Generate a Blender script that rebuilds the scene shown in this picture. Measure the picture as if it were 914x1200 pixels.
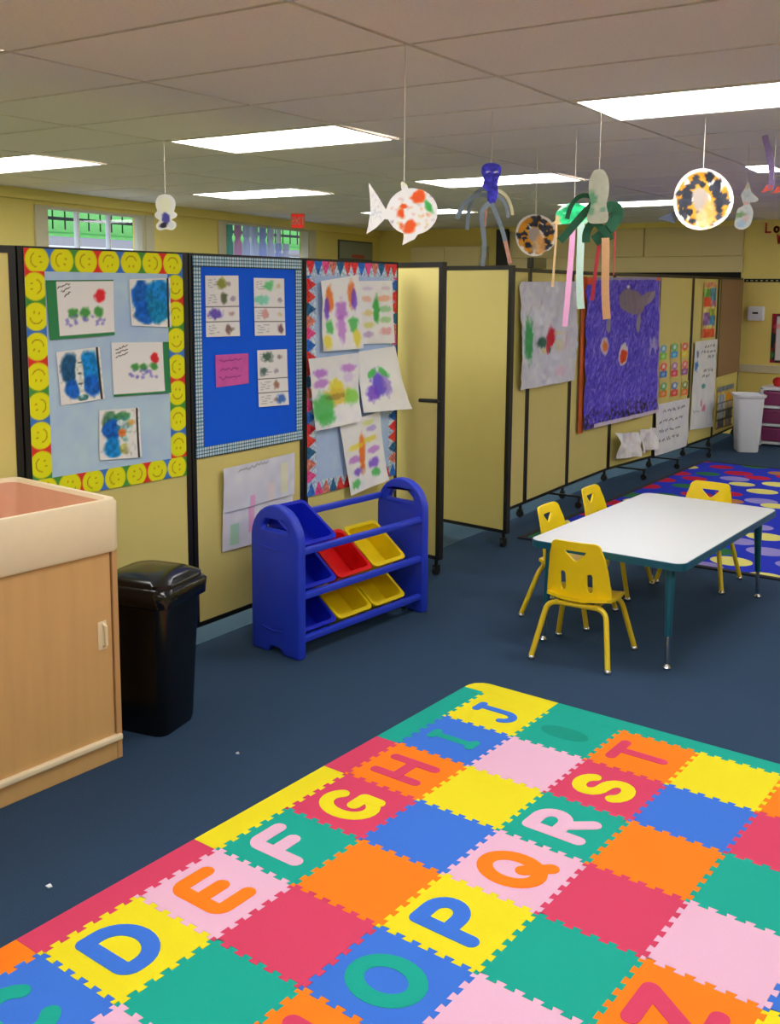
import bpy, bmesh, math, random
import numpy as np
from mathutils import Matrix, Vector
from mathutils.geometry import tessellate_polygon

for o in list(bpy.data.objects): bpy.data.objects.remove(o)
scene = bpy.context.scene
COL = scene.collection
PI = math.pi
random.seed(4)

# ------------------------------------------------------------------ camera
cam_d = bpy.data.cameras.new('camera')
cam = bpy.data.objects.new('camera', cam_d); COL.objects.link(cam)
FPX = 1189.6
cam_d.sensor_fit = 'VERTICAL'; cam_d.sensor_height = 24.0; cam_d.sensor_width = 24.0 * 914 / 1200
cam_d.lens = 24.0 * FPX / 1200.0
cam_d.shift_y = -100.0 / 1200.0
cam_d.clip_start = 0.05; cam_d.clip_end = 200
_r = (0.84474229, 0.53512891, 0.00689297); _u = (-0.07762846, 0.10977852, 0.99092003); _b = (0.52951326, -0.83760714, 0.13427579)
EYE = 1.6555
cam.matrix_world = Matrix(((_r[0], _u[0], _b[0], 0), (_r[1], _u[1], _b[1], 0), (_r[2], _u[2], _b[2], EYE), (0, 0, 0, 1)))
scene.camera = cam

# ------------------------------------------------------------------ world, exposure
world = bpy.data.worlds.new('world'); scene.world = world; world.use_nodes = True
wn = world.node_tree.nodes; wl = world.node_tree.links
bg = wn['Background']; bg.inputs[0].default_value = (0.62, 0.74, 0.95, 1); bg.inputs[1].default_value = 1.5
sun_d = bpy.data.lights.new('sun', 'SUN'); sun_d.energy = 3.0; sun_d.angle = 0.03; sun_d.color = (1, .96, .88)
sun = bpy.data.objects.new('sun', sun_d); COL.objects.link(sun); sun.rotation_euler = Vector((1.0, -.15, -.80)).to_track_quat('-Z', 'Y').to_euler(); sun.location = (-14, 6, 8)
scene.view_settings.view_transform = 'Standard'; scene.view_settings.look = 'None'
scene.view_settings.gamma = 1.0; scene.view_settings.use_curve_mapping = False
scene.view_settings.exposure = 0.15
LAMP = 11.0          # strength of the fluorescent diffusers

# ------------------------------------------------------------------ materials
def lin(c):
    c = np.asarray(c, float) / 255.0
    return np.where(c <= 0.04045, c / 12.92, ((c + 0.055) / 1.055) ** 2.4)
def S(r, g, b): return tuple(float(x) for x in lin((r, g, b)))
MATS = {}
def mat(name, rgb, rough=.6, noise=0.0, nscale=40, bump=0.0, bscale=200, metal=0.0, spec=.5, wood=False, coat=0.0):
    if name in MATS: return MATS[name]
    m = bpy.data.materials.new(name); m.use_nodes = True
    nt = m.node_tree; N = nt.nodes; L = nt.links; b = N['Principled BSDF']
    c = S(*rgb)
    b.inputs['Base Color'].default_value = (*c, 1); b.inputs['Roughness'].default_value = rough
    b.inputs['Metallic'].default_value = metal; b.inputs['Specular IOR Level'].default_value = spec
    if coat: b.inputs['Coat Weight'].default_value = coat
    if noise or bump:
        tc = N.new('ShaderNodeTexCoord')
        if wood:
            mp = N.new('ShaderNodeMapping'); mp.inputs['Scale'].default_value = (6, 6, .6); L.new(tc.outputs['Object'], mp.inputs['Vector']); vec = mp.outputs[0]
        else: vec = tc.outputs['Object']
    if noise:
        t = N.new('ShaderNodeTexNoise'); t.inputs['Scale'].default_value = nscale; t.inputs['Detail'].default_value = 6
        L.new(vec, t.inputs['Vector'])
        r = N.new('ShaderNodeMix'); r.data_type = 'RGBA'
        r.inputs['A'].default_value = (*[x * (1 - noise) for x in c], 1); r.inputs['B'].default_value = (*[min(1, x * (1 + noise)) for x in c], 1)
        L.new(t.outputs['Fac'], r.inputs['Factor']); L.new(r.outputs['Result'], b.inputs['Base Color'])
    if bump:
        t2 = N.new('ShaderNodeTexNoise'); t2.inputs['Scale'].default_value = bscale; t2.inputs['Detail'].default_value = 3
        L.new(vec, t2.inputs['Vector'])
        bp = N.new('ShaderNodeBump'); bp.inputs['Strength'].default_value = bump; bp.inputs['Distance'].default_value = .004
        L.new(t2.outputs['Fac'], bp.inputs['Height']); L.new(bp.outputs['Normal'], b.inputs['Normal'])
    MATS[name] = m; return m

def painted_mat(name, rough=.7):
    if name in MATS: return MATS[name]
    m = bpy.data.materials.new(name); m.use_nodes = True; nt = m.node_tree
    a = nt.nodes.new('ShaderNodeAttribute'); a.attribute_name = 'print'
    b = nt.nodes['Principled BSDF']; b.inputs['Roughness'].default_value = rough; b.inputs['Specular IOR Level'].default_value = .3
    nt.links.new(a.outputs['Color'], b.inputs['Base Color']); MATS[name] = m; return m
def emis(name, rgb, s):
    m = bpy.data.materials.new(name); m.use_nodes = True; b = m.node_tree.nodes['Principled BSDF']
    b.inputs['Base Color'].default_value = (*S(*rgb), 1); b.inputs['Emission Color'].default_value = (*S(*rgb), 1); b.inputs['Emission Strength'].default_value = s
    MATS[name] = m; return m
def glass_mat():
    m = bpy.data.materials.new('window_glass'); m.use_nodes = True; nt = m.node_tree; N = nt.nodes
    N.remove(N['Principled BSDF']); o = N['Material Output']
    tr = N.new('ShaderNodeBsdfTransparent'); gl = N.new('ShaderNodeBsdfGlossy'); gl.inputs['Roughness'].default_value = .02
    fr = N.new('ShaderNodeFresnel'); fr.inputs['IOR'].default_value = 1.5; mx = N.new('ShaderNodeMixShader')
    nt.links.new(fr.outputs[0], mx.inputs[0]); nt.links.new(tr.outputs[0], mx.inputs[1]); nt.links.new(gl.outputs[0], mx.inputs[2]); nt.links.new(mx.outputs[0], o.inputs[0])
    MATS['window_glass'] = m; return m

def trans(name, rgb):
    m = bpy.data.materials.new(name); m.use_nodes = True; nt = m.node_tree; b = nt.nodes['Principled BSDF']; b.inputs['Base Color'].default_value = (*S(*rgb), 1); b.inputs['Roughness'].default_value = .5
    t = nt.nodes.new('ShaderNodeBsdfTranslucent'); t.inputs[0].default_value = (*S(*rgb), 1); x = nt.nodes.new('ShaderNodeMixShader'); x.inputs[0].default_value = .75
    nt.links.new(b.outputs[0], x.inputs[1]); nt.links.new(t.outputs[0], x.inputs[2]); nt.links.new(x.outputs[0], nt.nodes['Material Output'].inputs[0]); MATS[name] = m; return m
M_ceil = mat('ceiling_tile_board', (248, 239, 234), .9, .10, 90, .35, 260)
M_grid = mat('ceiling_grid_metal', (222, 211, 200), .6, .04, 20)
M_wall = mat('yellow_wall_paint', (242, 222, 128), .7, .05, 3, .05, 120)
M_tan = mat('tan_wall_paint', (224, 206, 152), .7, .05, 3, .05, 120)
M_carpet = mat('navy_carpet', (53, 75, 101), .95, .45, 260, .9, 420, spec=.1)
M_black = mat('black_plastic', (14, 14, 15), .45, .1, 30)
M_blackg = mat('glossy_black_plastic', (10, 10, 11), .22, .1, 12, .06, 14)
M_panel = mat('beige_panel_laminate', (220, 206, 126), .55, .04, 8, .08, 300)
M_white = mat('white_plastic', (240, 243, 250), .4, .03, 20)
M_trimw = mat('cream_trim_paint', (214, 206, 176), .6, .04, 10)
M_glass = glass_mat()
M_blue = mat('royal_blue_plastic', (34, 60, 204), .42, .06, 25, .05, 300)
M_blueb = mat('deep_blue_bin_plastic', (14, 34, 190), .3, .05, 25)
M_redb = mat('red_bin_plastic', (214, 16, 18), .3, .05, 25)
M_yelb = mat('yellow_bin_plastic', (226, 196, 8), .3, .05, 25)
M_chair = mat('yellow_chair_plastic', (252, 216, 10), .35, .05, 25)
M_tube = mat('yellow_painted_steel', (232, 202, 36), .3, .04, 25)
M_chrome = mat('chrome', (200, 202, 206), .2, .04, 30, metal=1)
M_teal = mat('teal_painted_steel', (8, 88, 112), .4, .05, 25)
M_lam = mat('white_laminate', (218, 220, 220), .35, .05, 300)
M_maple = mat('maple_veneer', (206, 164, 106), .45, .10, 5, .03, 60, wood=True)
M_mapled = mat('maple_edge', (196, 150, 98), .5, .10, 5, wood=True)
M_tub = mat('cream_tub_plastic', (232, 214, 178), .55, .04, 30, .08, 300)
M_tubin = mat('tub_inside_bounce_tint', (214, 160, 128), .6, .05, 20)  # salmon stands for shade and warm bounce inside the cream tub
M_string = mat('white_string', (225, 215, 200), .8, .05, 60)
M_cork = mat('brown_cork', (150, 120, 84), .9, .25, 260, .3, 300)
M_pinkd = mat('magenta_drawer_plastic', (138, 52, 104), .3, .08, 20)
M_red = mat('red_plastic', (200, 24, 30), .4, .05, 20)
M_paint = painted_mat('printed_paper', .75)
M_dark = mat('recess_shade_tone', (22, 20, 22), .9, .1, 5)
M_print = painted_mat('painted_card', .7)
FOAM = {'blue': (58, 116, 216), 'yellow': (236, 220, 26), 'pink': (232, 182, 208), 'green': (16, 166, 146), 'crimson': (214, 64, 100), 'orange': (255, 128, 18)}
for k, v in FOAM.items(): mat('foam_' + k, v, .85, .05, 200, .25, 500, spec=.25)
mat('foam_darkgreen', (8, 146, 128), .85, .05, 200, .25, 500, spec=.25)

# ------------------------------------------------------------------ object helpers
def tag(o, label=None, cat=None, group=None, kind=None):
    if label: o['label'] = label
    if cat: o['category'] = cat
    if group: o['group'] = group
    if kind: o['kind'] = kind
    return o
def empty(name, loc=(0, 0, 0), rz=0):
    o = bpy.data.objects.new(name, None); COL.objects.link(o); o.location = loc; o.rotation_euler = (0, 0, rz); o.empty_display_size = .1
    return o
def link(name, me, material, parent=None, loc=None, rot=None):
    o = bpy.data.objects.new(name, me); COL.objects.link(o)
    if material is not None and len(me.materials) == 0: me.materials.append(material)
    if parent: o.parent = parent
    if loc: o.location = loc
    if rot: o.rotation_euler = rot
    return o
def link_shared(name, me, material, parent=None, loc=None, rot=None):
    o = bpy.data.objects.new(name, me); COL.objects.link(o)
    if len(me.materials) == 0: me.materials.append(None)
    o.material_slots[0].link = 'OBJECT'; o.material_slots[0].material = material
    if parent: o.parent = parent
    if loc: o.location = loc
    if rot: o.rotation_euler = rot
    return o
class MB:
    def __init__(s): s.v = []; s.f = []
    def add(s, vs, fs):
        n = len(s.v); s.v += [tuple(map(float, p)) for p in vs]; s.f += [tuple(i + n for i in f) for f in fs]; return s
    def box(s, a, b, ch=0.0):
        x0, y0, z0 = [min(p, q) for p, q in zip(a, b)]; x1, y1, z1 = [max(p, q) for p, q in zip(a, b)]
        if ch <= 0:
            return s.add([(x0,y0,z0),(x1,y0,z0),(x1,y1,z0),(x0,y1,z0),(x0,y0,z1),(x1,y0,z1),(x1,y1,z1),(x0,y1,z1)],
                         [(0,3,2,1),(4,5,6,7),(0,1,5,4),(1,2,6,5),(2,3,7,6),(3,0,4,7)])
        bm = bmesh.new(); bmesh.ops.create_cube(bm, size=1, matrix=Matrix.Translation(((x0+x1)/2,(y0+y1)/2,(z0+z1)/2)) @ Matrix.Diagonal((x1-x0, y1-y0, z1-z0, 1)))
        bmesh.ops.bevel(bm, geom=bm.edges[:], offset=min(ch, .45*min(x1-x0, y1-y0, z1-z0)), segments=2, affect='EDGES', profile=.5)
        bm.verts.index_update(); s.add([v.co for v in bm.verts], [[v.index for v in f.verts] for f in bm.faces]); bm.free(); return s
    def tube(s, path, r, n=10, caps=True):
        P = [Vector(p) for p in path]; k = len(P); R = r if isinstance(r, (list, tuple)) else [r] * k
        vs = []; T0 = None; up = None
        for i in range(k):
            t = (P[min(i+1, k-1)] - P[max(i-1, 0)]).normalized()
            if up is None:
                up = t.orthogonal().normalized()
            else:
                up = (up - t * up.dot(t)).normalized()
            w = t.cross(up)
            for j in range(n):
                a = 2 * PI * j / n; vs.append(P[i] + (up * math.cos(a) + w * math.sin(a)) * R[i])
        fs = [(i*n+j, i*n+(j+1) % n, (i+1)*n+(j+1) % n, (i+1)*n+j) for i in range(k-1) for j in range(n)]
        if caps: fs += [tuple(reversed(range(n))), tuple((k-1)*n+j for j in range(n))]
        return s.add(vs, fs)
    def lathe(s, prof, n=24, c=(0, 0, 0)):
        k = len(prof)
        vs = [(c[0] + r*math.cos(2*PI*j/n), c[1] + r*math.sin(2*PI*j/n), c[2] + z) for r, z in prof for j in range(n)]
        fs = [(i*n+j, i*n+(j+1) % n, (i+1)*n+(j+1) % n, (i+1)*n+j) for i in range(k-1) for j in range(n)]
        fs += [tuple(reversed(range(n))), tuple((k-1)*n+j for j in range(n))]
        return s.add(vs, fs)
    def loft(s, secs, cap0=True, cap1=True):
        n = len(secs[0]); k = len(secs)
        vs = [p for sc in secs for p in sc]
        fs = [(i*n+j, i*n+(j+1) % n, (i+1)*n+(j+1) % n, (i+1)*n+j) for i in range(k-1) for j in range(n)]
        if cap0: fs.append(tuple(reversed(range(n))))
        if cap1: fs.append(tuple((k-1)*n+j for j in range(n)))
        return s.add(vs, fs)
    def mesh(s, name, smooth=False):
        me = bpy.data.meshes.new(name); me.from_pydata(s.v, [], s.f); me.update()
        if smooth: me.shade_smooth() if hasattr(me, 'shade_smooth') else None
        return me
    def build(s, name, material, parent=None, smooth=False, sharp=35, **k):
        me = s.mesh(name)
        if smooth:
            for p in me.polygons: p.use_smooth = True
            me.set_sharp_from_angle(angle=math.radians(sharp))
        return link(name, me, material, parent, **k)
def rrect(w, d, r, z=0, cx=0, cy=0, seg=5):
    out = []
    for sx, sy, a0 in ((1, 1, 0), (-1, 1, 90), (-1, -1, 180), (1, -1, 270)):
        for i in range(seg + 1):
            a = math.radians(a0 + 90*i/seg); out.append((cx + sx*(w/2-r) + r*math.cos(a), cy + sy*(d/2-r) + r*math.sin(a), z))
    return out
def plate_mesh(name, outline, holes=(), thick=.01, step=0, paint=None, deform=None):
    """outline/holes in local x,z ; plate spans y in [-thick/2, thick/2]; front faces -y"""
    loops = [[Vector((p[0], p[1], 0)) for p in outline]] + [[Vector((p[0], p[1], 0)) for p in h] for h in holes]
    tris = tessellate_polygon(loops); flat = [p for l in loops for p in l]
    bm = bmesh.new(); vf = [bm.verts.new((p.x, -thick/2, p.y)) for p in flat]; vb = [bm.verts.new((p.x, thick/2, p.y)) for p in flat]
    for t in tris:
        a, b, c = t
        n = (flat[b]-flat[a]).cross(flat[c]-flat[a]).z
        if abs(n) < 1e-12: continue
        if n < 0: a, c = c, a
        bm.faces.new((vf[a], vf[b], vf[c])); bm.faces.new((vb[c], vb[b], vb[a]))
    o = 0
    for l in loops:
        k = len(l)
        for i in range(k):
            j = (i+1) % k
            try: bm.faces.new((vf[o+i], vb[o+i], vb[o+j], vf[o+j]))
            except ValueError: pass
        o += k
    bmesh.ops.recalc_face_normals(bm, faces=bm.faces[:])
    if step:
        xs = [p.x for p in flat]; zs = [p.y for p in flat]
        x = min(xs) + step
        while x < max(xs) - step*.2:
            bmesh.ops.bisect_plane(bm, geom=bm.verts[:]+bm.edges[:]+bm.faces[:], plane_co=(x, 0, 0), plane_no=(1, 0, 0)); x += step
        z = min(zs) + step
        while z < max(zs) - step*.2:
            bmesh.ops.bisect_plane(bm, geom=bm.verts[:]+bm.edges[:]+bm.faces[:], plane_co=(0, 0, z), plane_no=(0, 0, 1)); z += step
    me = bpy.data.meshes.new(name); bm.to_mesh(me); bm.free()
    co = np.empty(len(me.vertices)*3); me.vertices.foreach_get('co', co); co = co.reshape(-1, 3)
    if paint is not None: set_print(me, paint(co[:, 0].copy(), co[:, 2].copy()))
    if deform is not None:
        co = deform(co); me.vertices.foreach_set('co', co.ravel())
    me.update(); return me
def set_print(me, rgb):
    a = me.color_attributes.new('print', 'FLOAT_COLOR', 'POINT')
    c = np.ones((len(rgb), 4)); c[:, :3] = np.minimum(lin(np.clip(rgb, 0, 255))*1.28, .86); a.data.foreach_set('color', c.ravel())
def arc(cx, cy, rx, ry, a0, a1, n=12):
    return [(cx + rx*math.cos(math.radians(a0+(a1-a0)*i/n)), cy + ry*math.sin(math.radians(a0+(a1-a0)*i/n))) for i in range(n+1)]
def dup(root, loc, rz):
    r = root.copy(); COL.objects.link(r); r.location = loc; r.rotation_euler = (0, 0, rz)
    for ch in list(root.children):
        c = ch.copy(); COL.objects.link(c); c.parent = r
        for g in ch.children:
            d = g.copy(); COL.objects.link(d); d.parent = c
    return r

# ------------------------------------------------------------------ paint helpers (flat print on paper)
_rng = np.random.RandomState(7)
_tab = _rng.rand(256, 256)
def vnoise(x, y, f):
    x = x*f; y = y*f; xi = np.floor(x).astype(int); yi = np.floor(y).astype(int); fx = x-xi; fy = y-yi
    fx = fx*fx*(3-2*fx); fy = fy*fy*(3-2*fy)
    g = lambda a, b: _tab[a % 256, b % 256]
    return (g(xi, yi)*(1-fx)+g(xi+1, yi)*fx)*(1-fy) + (g(xi, yi+1)*(1-fx)+g(xi+1, yi+1)*fx)*fy
class Pic:
    """colour field over s,t in metres (s right, t up)"""
    def __init__(p, s, t, rgb): p.s = s; p.t = t; p.c = np.tile(np.array(rgb, float), (len(s), 1))
    def over(p, rgb, a): a = np.clip(a, 0, 1)[:, None]; p.c = p.c*(1-a) + np.array(rgb, float)*a; return p
    def speck(p, amt, f): p.c = p.c * (1 + amt*(vnoise(p.s+3, p.t+5, f)-.5))[:, None]; return p
    def blob(p, cx, cy, rx, ry, rgb, a=1, soft=.25, rough=.35, rot=0, f=None):
        c, sn = math.cos(rot), math.sin(rot); dx = p.s-cx; dy = p.t-cy
        u = (dx*c+dy*sn)/rx; v = (-dx*sn+dy*c)/ry; d = np.sqrt(u*u+v*v)
        d = d + rough*(vnoise(p.s+cx*7+1, p.t+cy*5+2, f or 2.2/min(rx, ry))-.5)*2*.5
        return p.over(rgb, a*np.clip((1-d)/soft+.5, 0, 1))
    def rect(p, x0, y0, x1, y1, rgb, a=1): return p.over(rgb, a*((p.s >= x0) & (p.s <= x1) & (p.t >= y0) & (p.t <= y1)))
    def line(p, x0, y0, x1, y1, w, rgb, a=1):
        dx, dy = x1-x0, y1-y0; L2 = dx*dx+dy*dy+1e-12
        k = np.clip(((p.s-x0)*dx+(p.t-y0)*dy)/L2, 0, 1); d = np.hypot(p.s-x0-k*dx, p.t-y0-k*dy)
        return p.over(rgb, a*np.clip((w-d)/(w*.6)+.5, 0, 1))
    def scrib(p, x0, y0, x1, y1, w, rgb, a=1, amp=.008, seed=0, n=9):
        r = random.Random(seed); pts = [(x0+(x1-x0)*i/n, y0+(y1-y0)*i/n + r.uniform(-amp, amp)) for i in range(n+1)]
        for q, z in zip(pts, pts[1:]): p.line(*q, *z, w, rgb, a)
        return p

CAMN = {}
def sheet(name, A, B, corners, paint, res=.005, off=.004, parent=None, wave=0.0, curl=0.0, lab=None, cat=None, group=None, seed=0):
    """paper pinned on a vertical panel: corners TL,TR,BR,BL as (distance along A->B, height)"""
    A = Vector((*A, 0)); u = (Vector((*B, 0)) - A).normalized(); n = Vector((u.y, -u.x, 0))
    TL, TR, BR, BL = [np.array(c, float) for c in corners]
    w = (np.linalg.norm(TR-TL)+np.linalg.norm(BR-BL))/2; h = (np.linalg.norm(BL-TL)+np.linalg.norm(BR-TR))/2
    nx = max(2, int(w/res)); ny = max(2, int(h/res))
    gx, gy = np.meshgrid(np.linspace(0, 1, nx+1), np.linspace(0, 1, ny+1)); gx = gx.ravel(); gy = gy.ravel()
    q = (TL[None]*((1-gx)*gy)[:, None] + TR[None]*(gx*gy)[:, None] + BR[None]*(gx*(1-gy))[:, None] + BL[None]*((1-gx)*(1-gy))[:, None])
    rgb = paint(gx*w, gy*h, w, h)
    d = off + wave*(vnoise(gx*w+seed, gy*h+seed*2, 7)) + wave*.4*vnoise(gx*w+9+seed, gy*h, 22) + curl*(1-gy)**2*(.3+.7*gx)
    root = q.mean(0); R0 = A + u*float(root[0]); zb = float(q[:, 1].min())
    P = np.array([[0, 0, 0]]) + (q[:, :1]-root[0])*np.array([[u.x, u.y, 0]]) + d[:, None]*np.array([[n.x, n.y, 0]])
    P[:, 2] = q[:, 1] - zb
    nxx = nx+1
    fs = [(j*nxx+i, j*nxx+i+1, (j+1)*nxx+i+1, (j+1)*nxx+i) for j in range(ny) for i in range(nx)]
    me = bpy.data.meshes.new(name); me.from_pydata(P.tolist(), [], fs); set_print(me, rgb)
    if wave or curl:
        for p in me.polygons: p.use_smooth = True
    me.update()
    o = link(name, me, M_paint, parent)
    if parent is None: o.location = (R0.x, R0.y, zb)
    else: o.location = (R0.x, R0.y, zb)
    if lab: tag(o, lab, cat, group)
    return o

# =================================================================== SETTING
CEIL = 2.46
WL = ((-6.593, 0.0), (-7.853, 12.0))      # window wall line
XR, Y0, Y1 = 3.2, -2.8, 12.1
def wlx(y): return WL[0][0] + (WL[1][0]-WL[0][0])*y/12.0
fl = MB().box((-9, Y0-.2, -.1), (XR+.2, Y1+.3, 0)).build('floor', M_carpet); tag(fl, 'dark navy blue carpet', None, None, 'structure')
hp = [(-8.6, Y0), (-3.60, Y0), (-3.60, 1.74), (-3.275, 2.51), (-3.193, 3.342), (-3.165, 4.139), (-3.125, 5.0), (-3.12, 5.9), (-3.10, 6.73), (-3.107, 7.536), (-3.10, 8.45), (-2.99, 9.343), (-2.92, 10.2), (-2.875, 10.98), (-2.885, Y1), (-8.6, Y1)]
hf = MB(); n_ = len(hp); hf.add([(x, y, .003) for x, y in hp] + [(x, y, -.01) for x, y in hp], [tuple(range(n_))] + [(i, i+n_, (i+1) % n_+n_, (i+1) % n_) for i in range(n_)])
tag(hf.build('floor_hall', mat('teal_grey_floor', (70, 96, 116), .95, .4, 260, .9, 420, spec=.1)), 'paler grey blue floor behind the room dividers', kind='structure')  # thin slab in a paler tone over the floor behind the dividers
cp = [(wlx(Y0-.2)-.15, Y0-.2), (XR+.2, Y0-.2), (XR+.2, Y1+.2), (wlx(Y1+.2)-.15, Y1+.2)]
ce = MB().add([(x, y, CEIL+.05) for x, y in cp] + [(x, y, CEIL+.15) for x, y in cp], [(3,2,1,0),(4,5,6,7),(0,1,5,4),(1,2,6,5),(2,3,7,6),(3,0,4,7)]).build('ceiling', M_ceil); tag(ce, kind='structure')
# ceiling tiles and grid
XL = [-8.7, -7.55, -6.40, -5.25, -4.15, -2.98, -1.76, -.54, .68, 1.90, 3.12]
YL = [round(2.38 + .61*k, 3) for k in range(-9, 16)]
SH = .045
def shx(y): return SH*(y-4.5)
LAMPS = []
for ci in (2, 4, 6, 8):
    for ry in (-.06 - .61, 1.77, 4.21, 6.65, 9.09):
        if (ci, ry) not in ((6, 6.65), (6, 9.09)): LAMPS.append((ci, ry))
LAMPS += [(7, 9.09), (7, 11.53)]  # unseen lamps added to brighten the far wall, bin and divider
tile_me = {}
for i in range(len(XL)-1):
    w = XL[i+1]-XL[i]; g = .0115; sh = SH*.61
    m = MB(); z0, z1 = 0, .02
    pts = [(g, g), (w-g, g), (w-g+sh, .61-g), (g+sh, .61-g)]
    m.add([(x, y, z0+(.004 if 0 else 0)) for x, y in pts] + [(x, y, z1) for x, y in pts], [(3,2,1,0),(4,5,6,7),(0,1,5,4),(1,2,6,5),(2,3,7,6),(3,0,4,7)])
    tile_me[i] = m.mesh('ceiling_tile')
    tile_me[i].materials.append(M_ceil)
for i in range(len(XL)-1):
    for y in YL:
        if any(i == ci and abs(y-ry) < .2 for ci, ry in LAMPS) or XL[i+1]+shx(y) < wlx(y)+.05: continue
        link('ceiling_tile', tile_me[i], None, ce, (XL[i]+shx(y), y, CEIL))
for y in YL: MB().box((wlx(y)-.1, y-.009, CEIL+.004), (XR+.1, y+.009, CEIL+.03)).build('grid_bar', M_grid, ce)
for x in XL[1:]:
    a, b = (YL[0] if x > -6.6 else (x+6.593)/-.105 - .3 if x > -7 else 8.2), YL[-1]
    MB().loft([[(x+shx(a)-.009, a, CEIL+.0045), (x+shx(a)+.009, a, CEIL+.0045), (x+shx(a)+.009, a, CEIL+.03), (x+shx(a)-.009, a, CEIL+.03)],
               [(x+shx(b)-.009, b, CEIL+.0045), (x+shx(b)+.009, b, CEIL+.0045), (x+shx(b)+.009, b, CEIL+.03), (x+shx(b)-.009, b, CEIL+.03)]]).build('grid_bar', M_grid, ce)
# troffers
M_diff = emis('lamp_diffuser', (250, 250, 250), LAMP)
M_tf = mat('white_lamp_frame', (235, 230, 220), .5, .03, 20)
lampname = {(2, 4.21): 'cut by the left photo edge above the smiley board', (4, 4.21): 'large one above the blue bulletin board',
            (6, 4.21): 'nearest and largest, above the larger paper plate', (2, 6.65): 'above the window wall with the red exit sign', (4, 6.65): 'behind the blue paper octopus',
            (6, 6.65): 'small corner seen beside the purple streamer', (2, 9.09): 'far one behind the paper fish', (4, 9.09): 'far one behind the black and orange paper plate'}
for ci, ry in LAMPS:
    x0, x1 = XL[ci]+shx(ry), XL[ci+1]+shx(ry); w = x1-x0
    t = empty('ceiling_light', ((x0+x1)/2, ry+.305, CEIL))
    k = (ci, round(ry, 2))
    tag(t, 'recessed fluorescent ceiling light, ' + lampname[k] if k in lampname else 'unseen recessed fluorescent ceiling light outside the photographed part of the room', 'ceiling light', 'fluorescent ceiling lights')
    m = MB(); hw, hd = w/2-.010, .305-.010; e = .022
    m.box((-hw, -hd, -.003), (hw, -hd+e, .018)); m.box((-hw, hd-e, -.003), (hw, hd, .018)); m.box((-hw, -hd+e, -.003), (-hw+e, hd-e, .018)); m.box((hw-e, -hd+e, -.003), (hw, hd-e, .018))
    m.build('frame', M_tf, t)
    MB().box((-hw+e, -hd+e, .003), (hw-e, hd-e, .012)).build('diffuser', M_diff, t)
sl = empty('ceiling_light', (-1.57, 7.02, CEIL)); tag(sl, 'small square ceiling light between the paper plate and the lilac streamer', 'ceiling light', 'fluorescent ceiling lights')
MB().box((-.085, -.19, -.012), (.085, .19, -.001), .003).build('frame', M_tf, sl); MB().box((-.075, -.18, -.016), (.075, .18, -.011)).build('diffuser', M_diff, sl)
# walls
def wallseg(m, a, b, z0, z1, th):     # box wall along a->b, thickness to the left (outside)
    a = Vector((*a, 0)); b = Vector((*b, 0)); u = (b-a).normalized(); n = Vector((-u.y, u.x, 0))*th
    c = [a, b, b+n, a+n]
    m.add([(p.x, p.y, z0) for p in c]+[(p.x, p.y, z1) for p in c], [(3,2,1,0),(4,5,6,7),(0,1,5,4),(1,2,6,5),(2,3,7,6),(3,0,4,7)])
UW = (Vector((*WL[1], 0))-Vector((*WL[0], 0))).normalized()
def onw(s): return (WL[0][0]+UW.x*s, UW.y*s)
wm = MB(); W1 = (5.90, 7.20, 1.80, 2.345); W2 = (8.50, 10.30, 1.80, 2.375)
wallseg(wm, onw(Y0-.1), onw(W1[0]), 0, CEIL+.05, .15); wallseg(wm, onw(W1[1]), onw(W2[0]), 0, CEIL+.05, .15); wallseg(wm, onw(W2[1]), onw(12.25), 0, CEIL+.05, .15)
for w in (W1, W2):
    wallseg(wm, onw(w[0]), onw(w[1]), 0, w[2], .15); wallseg(wm, onw(w[0]), onw(w[1]), w[3], CEIL+.05, .15)
tag(wm.build('wall_left', M_wall), kind='structure')
cm = MB(); wallseg(cm, onw(Y0), onw(12.15), 2.375, CEIL+.02, -.06); tag(cm.build('trim_1', M_wall), 'yellow painted cornice strip along the window wall', None, None, 'structure')
bw = MB().box((-9, Y1, 0), (XR+.15, Y1+.15, CEIL+.05)); tag(bw.build('wall_back', M_wall), kind='structure')
tag(MB().box((XR, Y0, 0), (XR+.15, Y1, CEIL+.05)).build('wall_right', M_wall), kind='structure')
tag(MB().box((-9, Y0-.15, 0), (XR+.15, Y0, CEIL+.05)).build('wall_front', M_wall), kind='structure')
# tan bulkhead over the far end, with a dark panel below standing in for a shaded opening
bh = MB().box((-5.9, Y1-.06, 2.40), (-2.88, Y1, CEIL+.02)).build('trim_2', M_wall); tag(bh, 'thin yellow strip above the tan bulkhead', kind='structure')
bk = MB().box((-5.9, Y1-.05, 1.875), (-2.88, Y1, 2.055)).build('trim_3', M_tan); tag(bk, 'tan painted bulkhead at the far end of the room', kind='structure')
MB().box((-5.88, Y1-.035, 2.06), (-4.05, Y1, 2.40), .004).build('bulkhead_panel', M_tan, bk)
MB().box((-4.035, Y1-.035, 2.06), (-2.885, Y1, 2.40), .004).build('bulkhead_panel', M_tan, bk)
tag(MB().box((-5.9, Y1-.02, .1), (-2.90, Y1+.005, 1.875)).build('trim_4', M_dark), 'dark panel coloured as the shade of the gap under the tan bulkhead', kind='structure')
tag(MB().box((-5.98, Y1-.10, 0), (-5.82, Y1, 2.43)).build('trim_5', M_black), 'black post at the end of the tan bulkhead', kind='structure')
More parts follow.
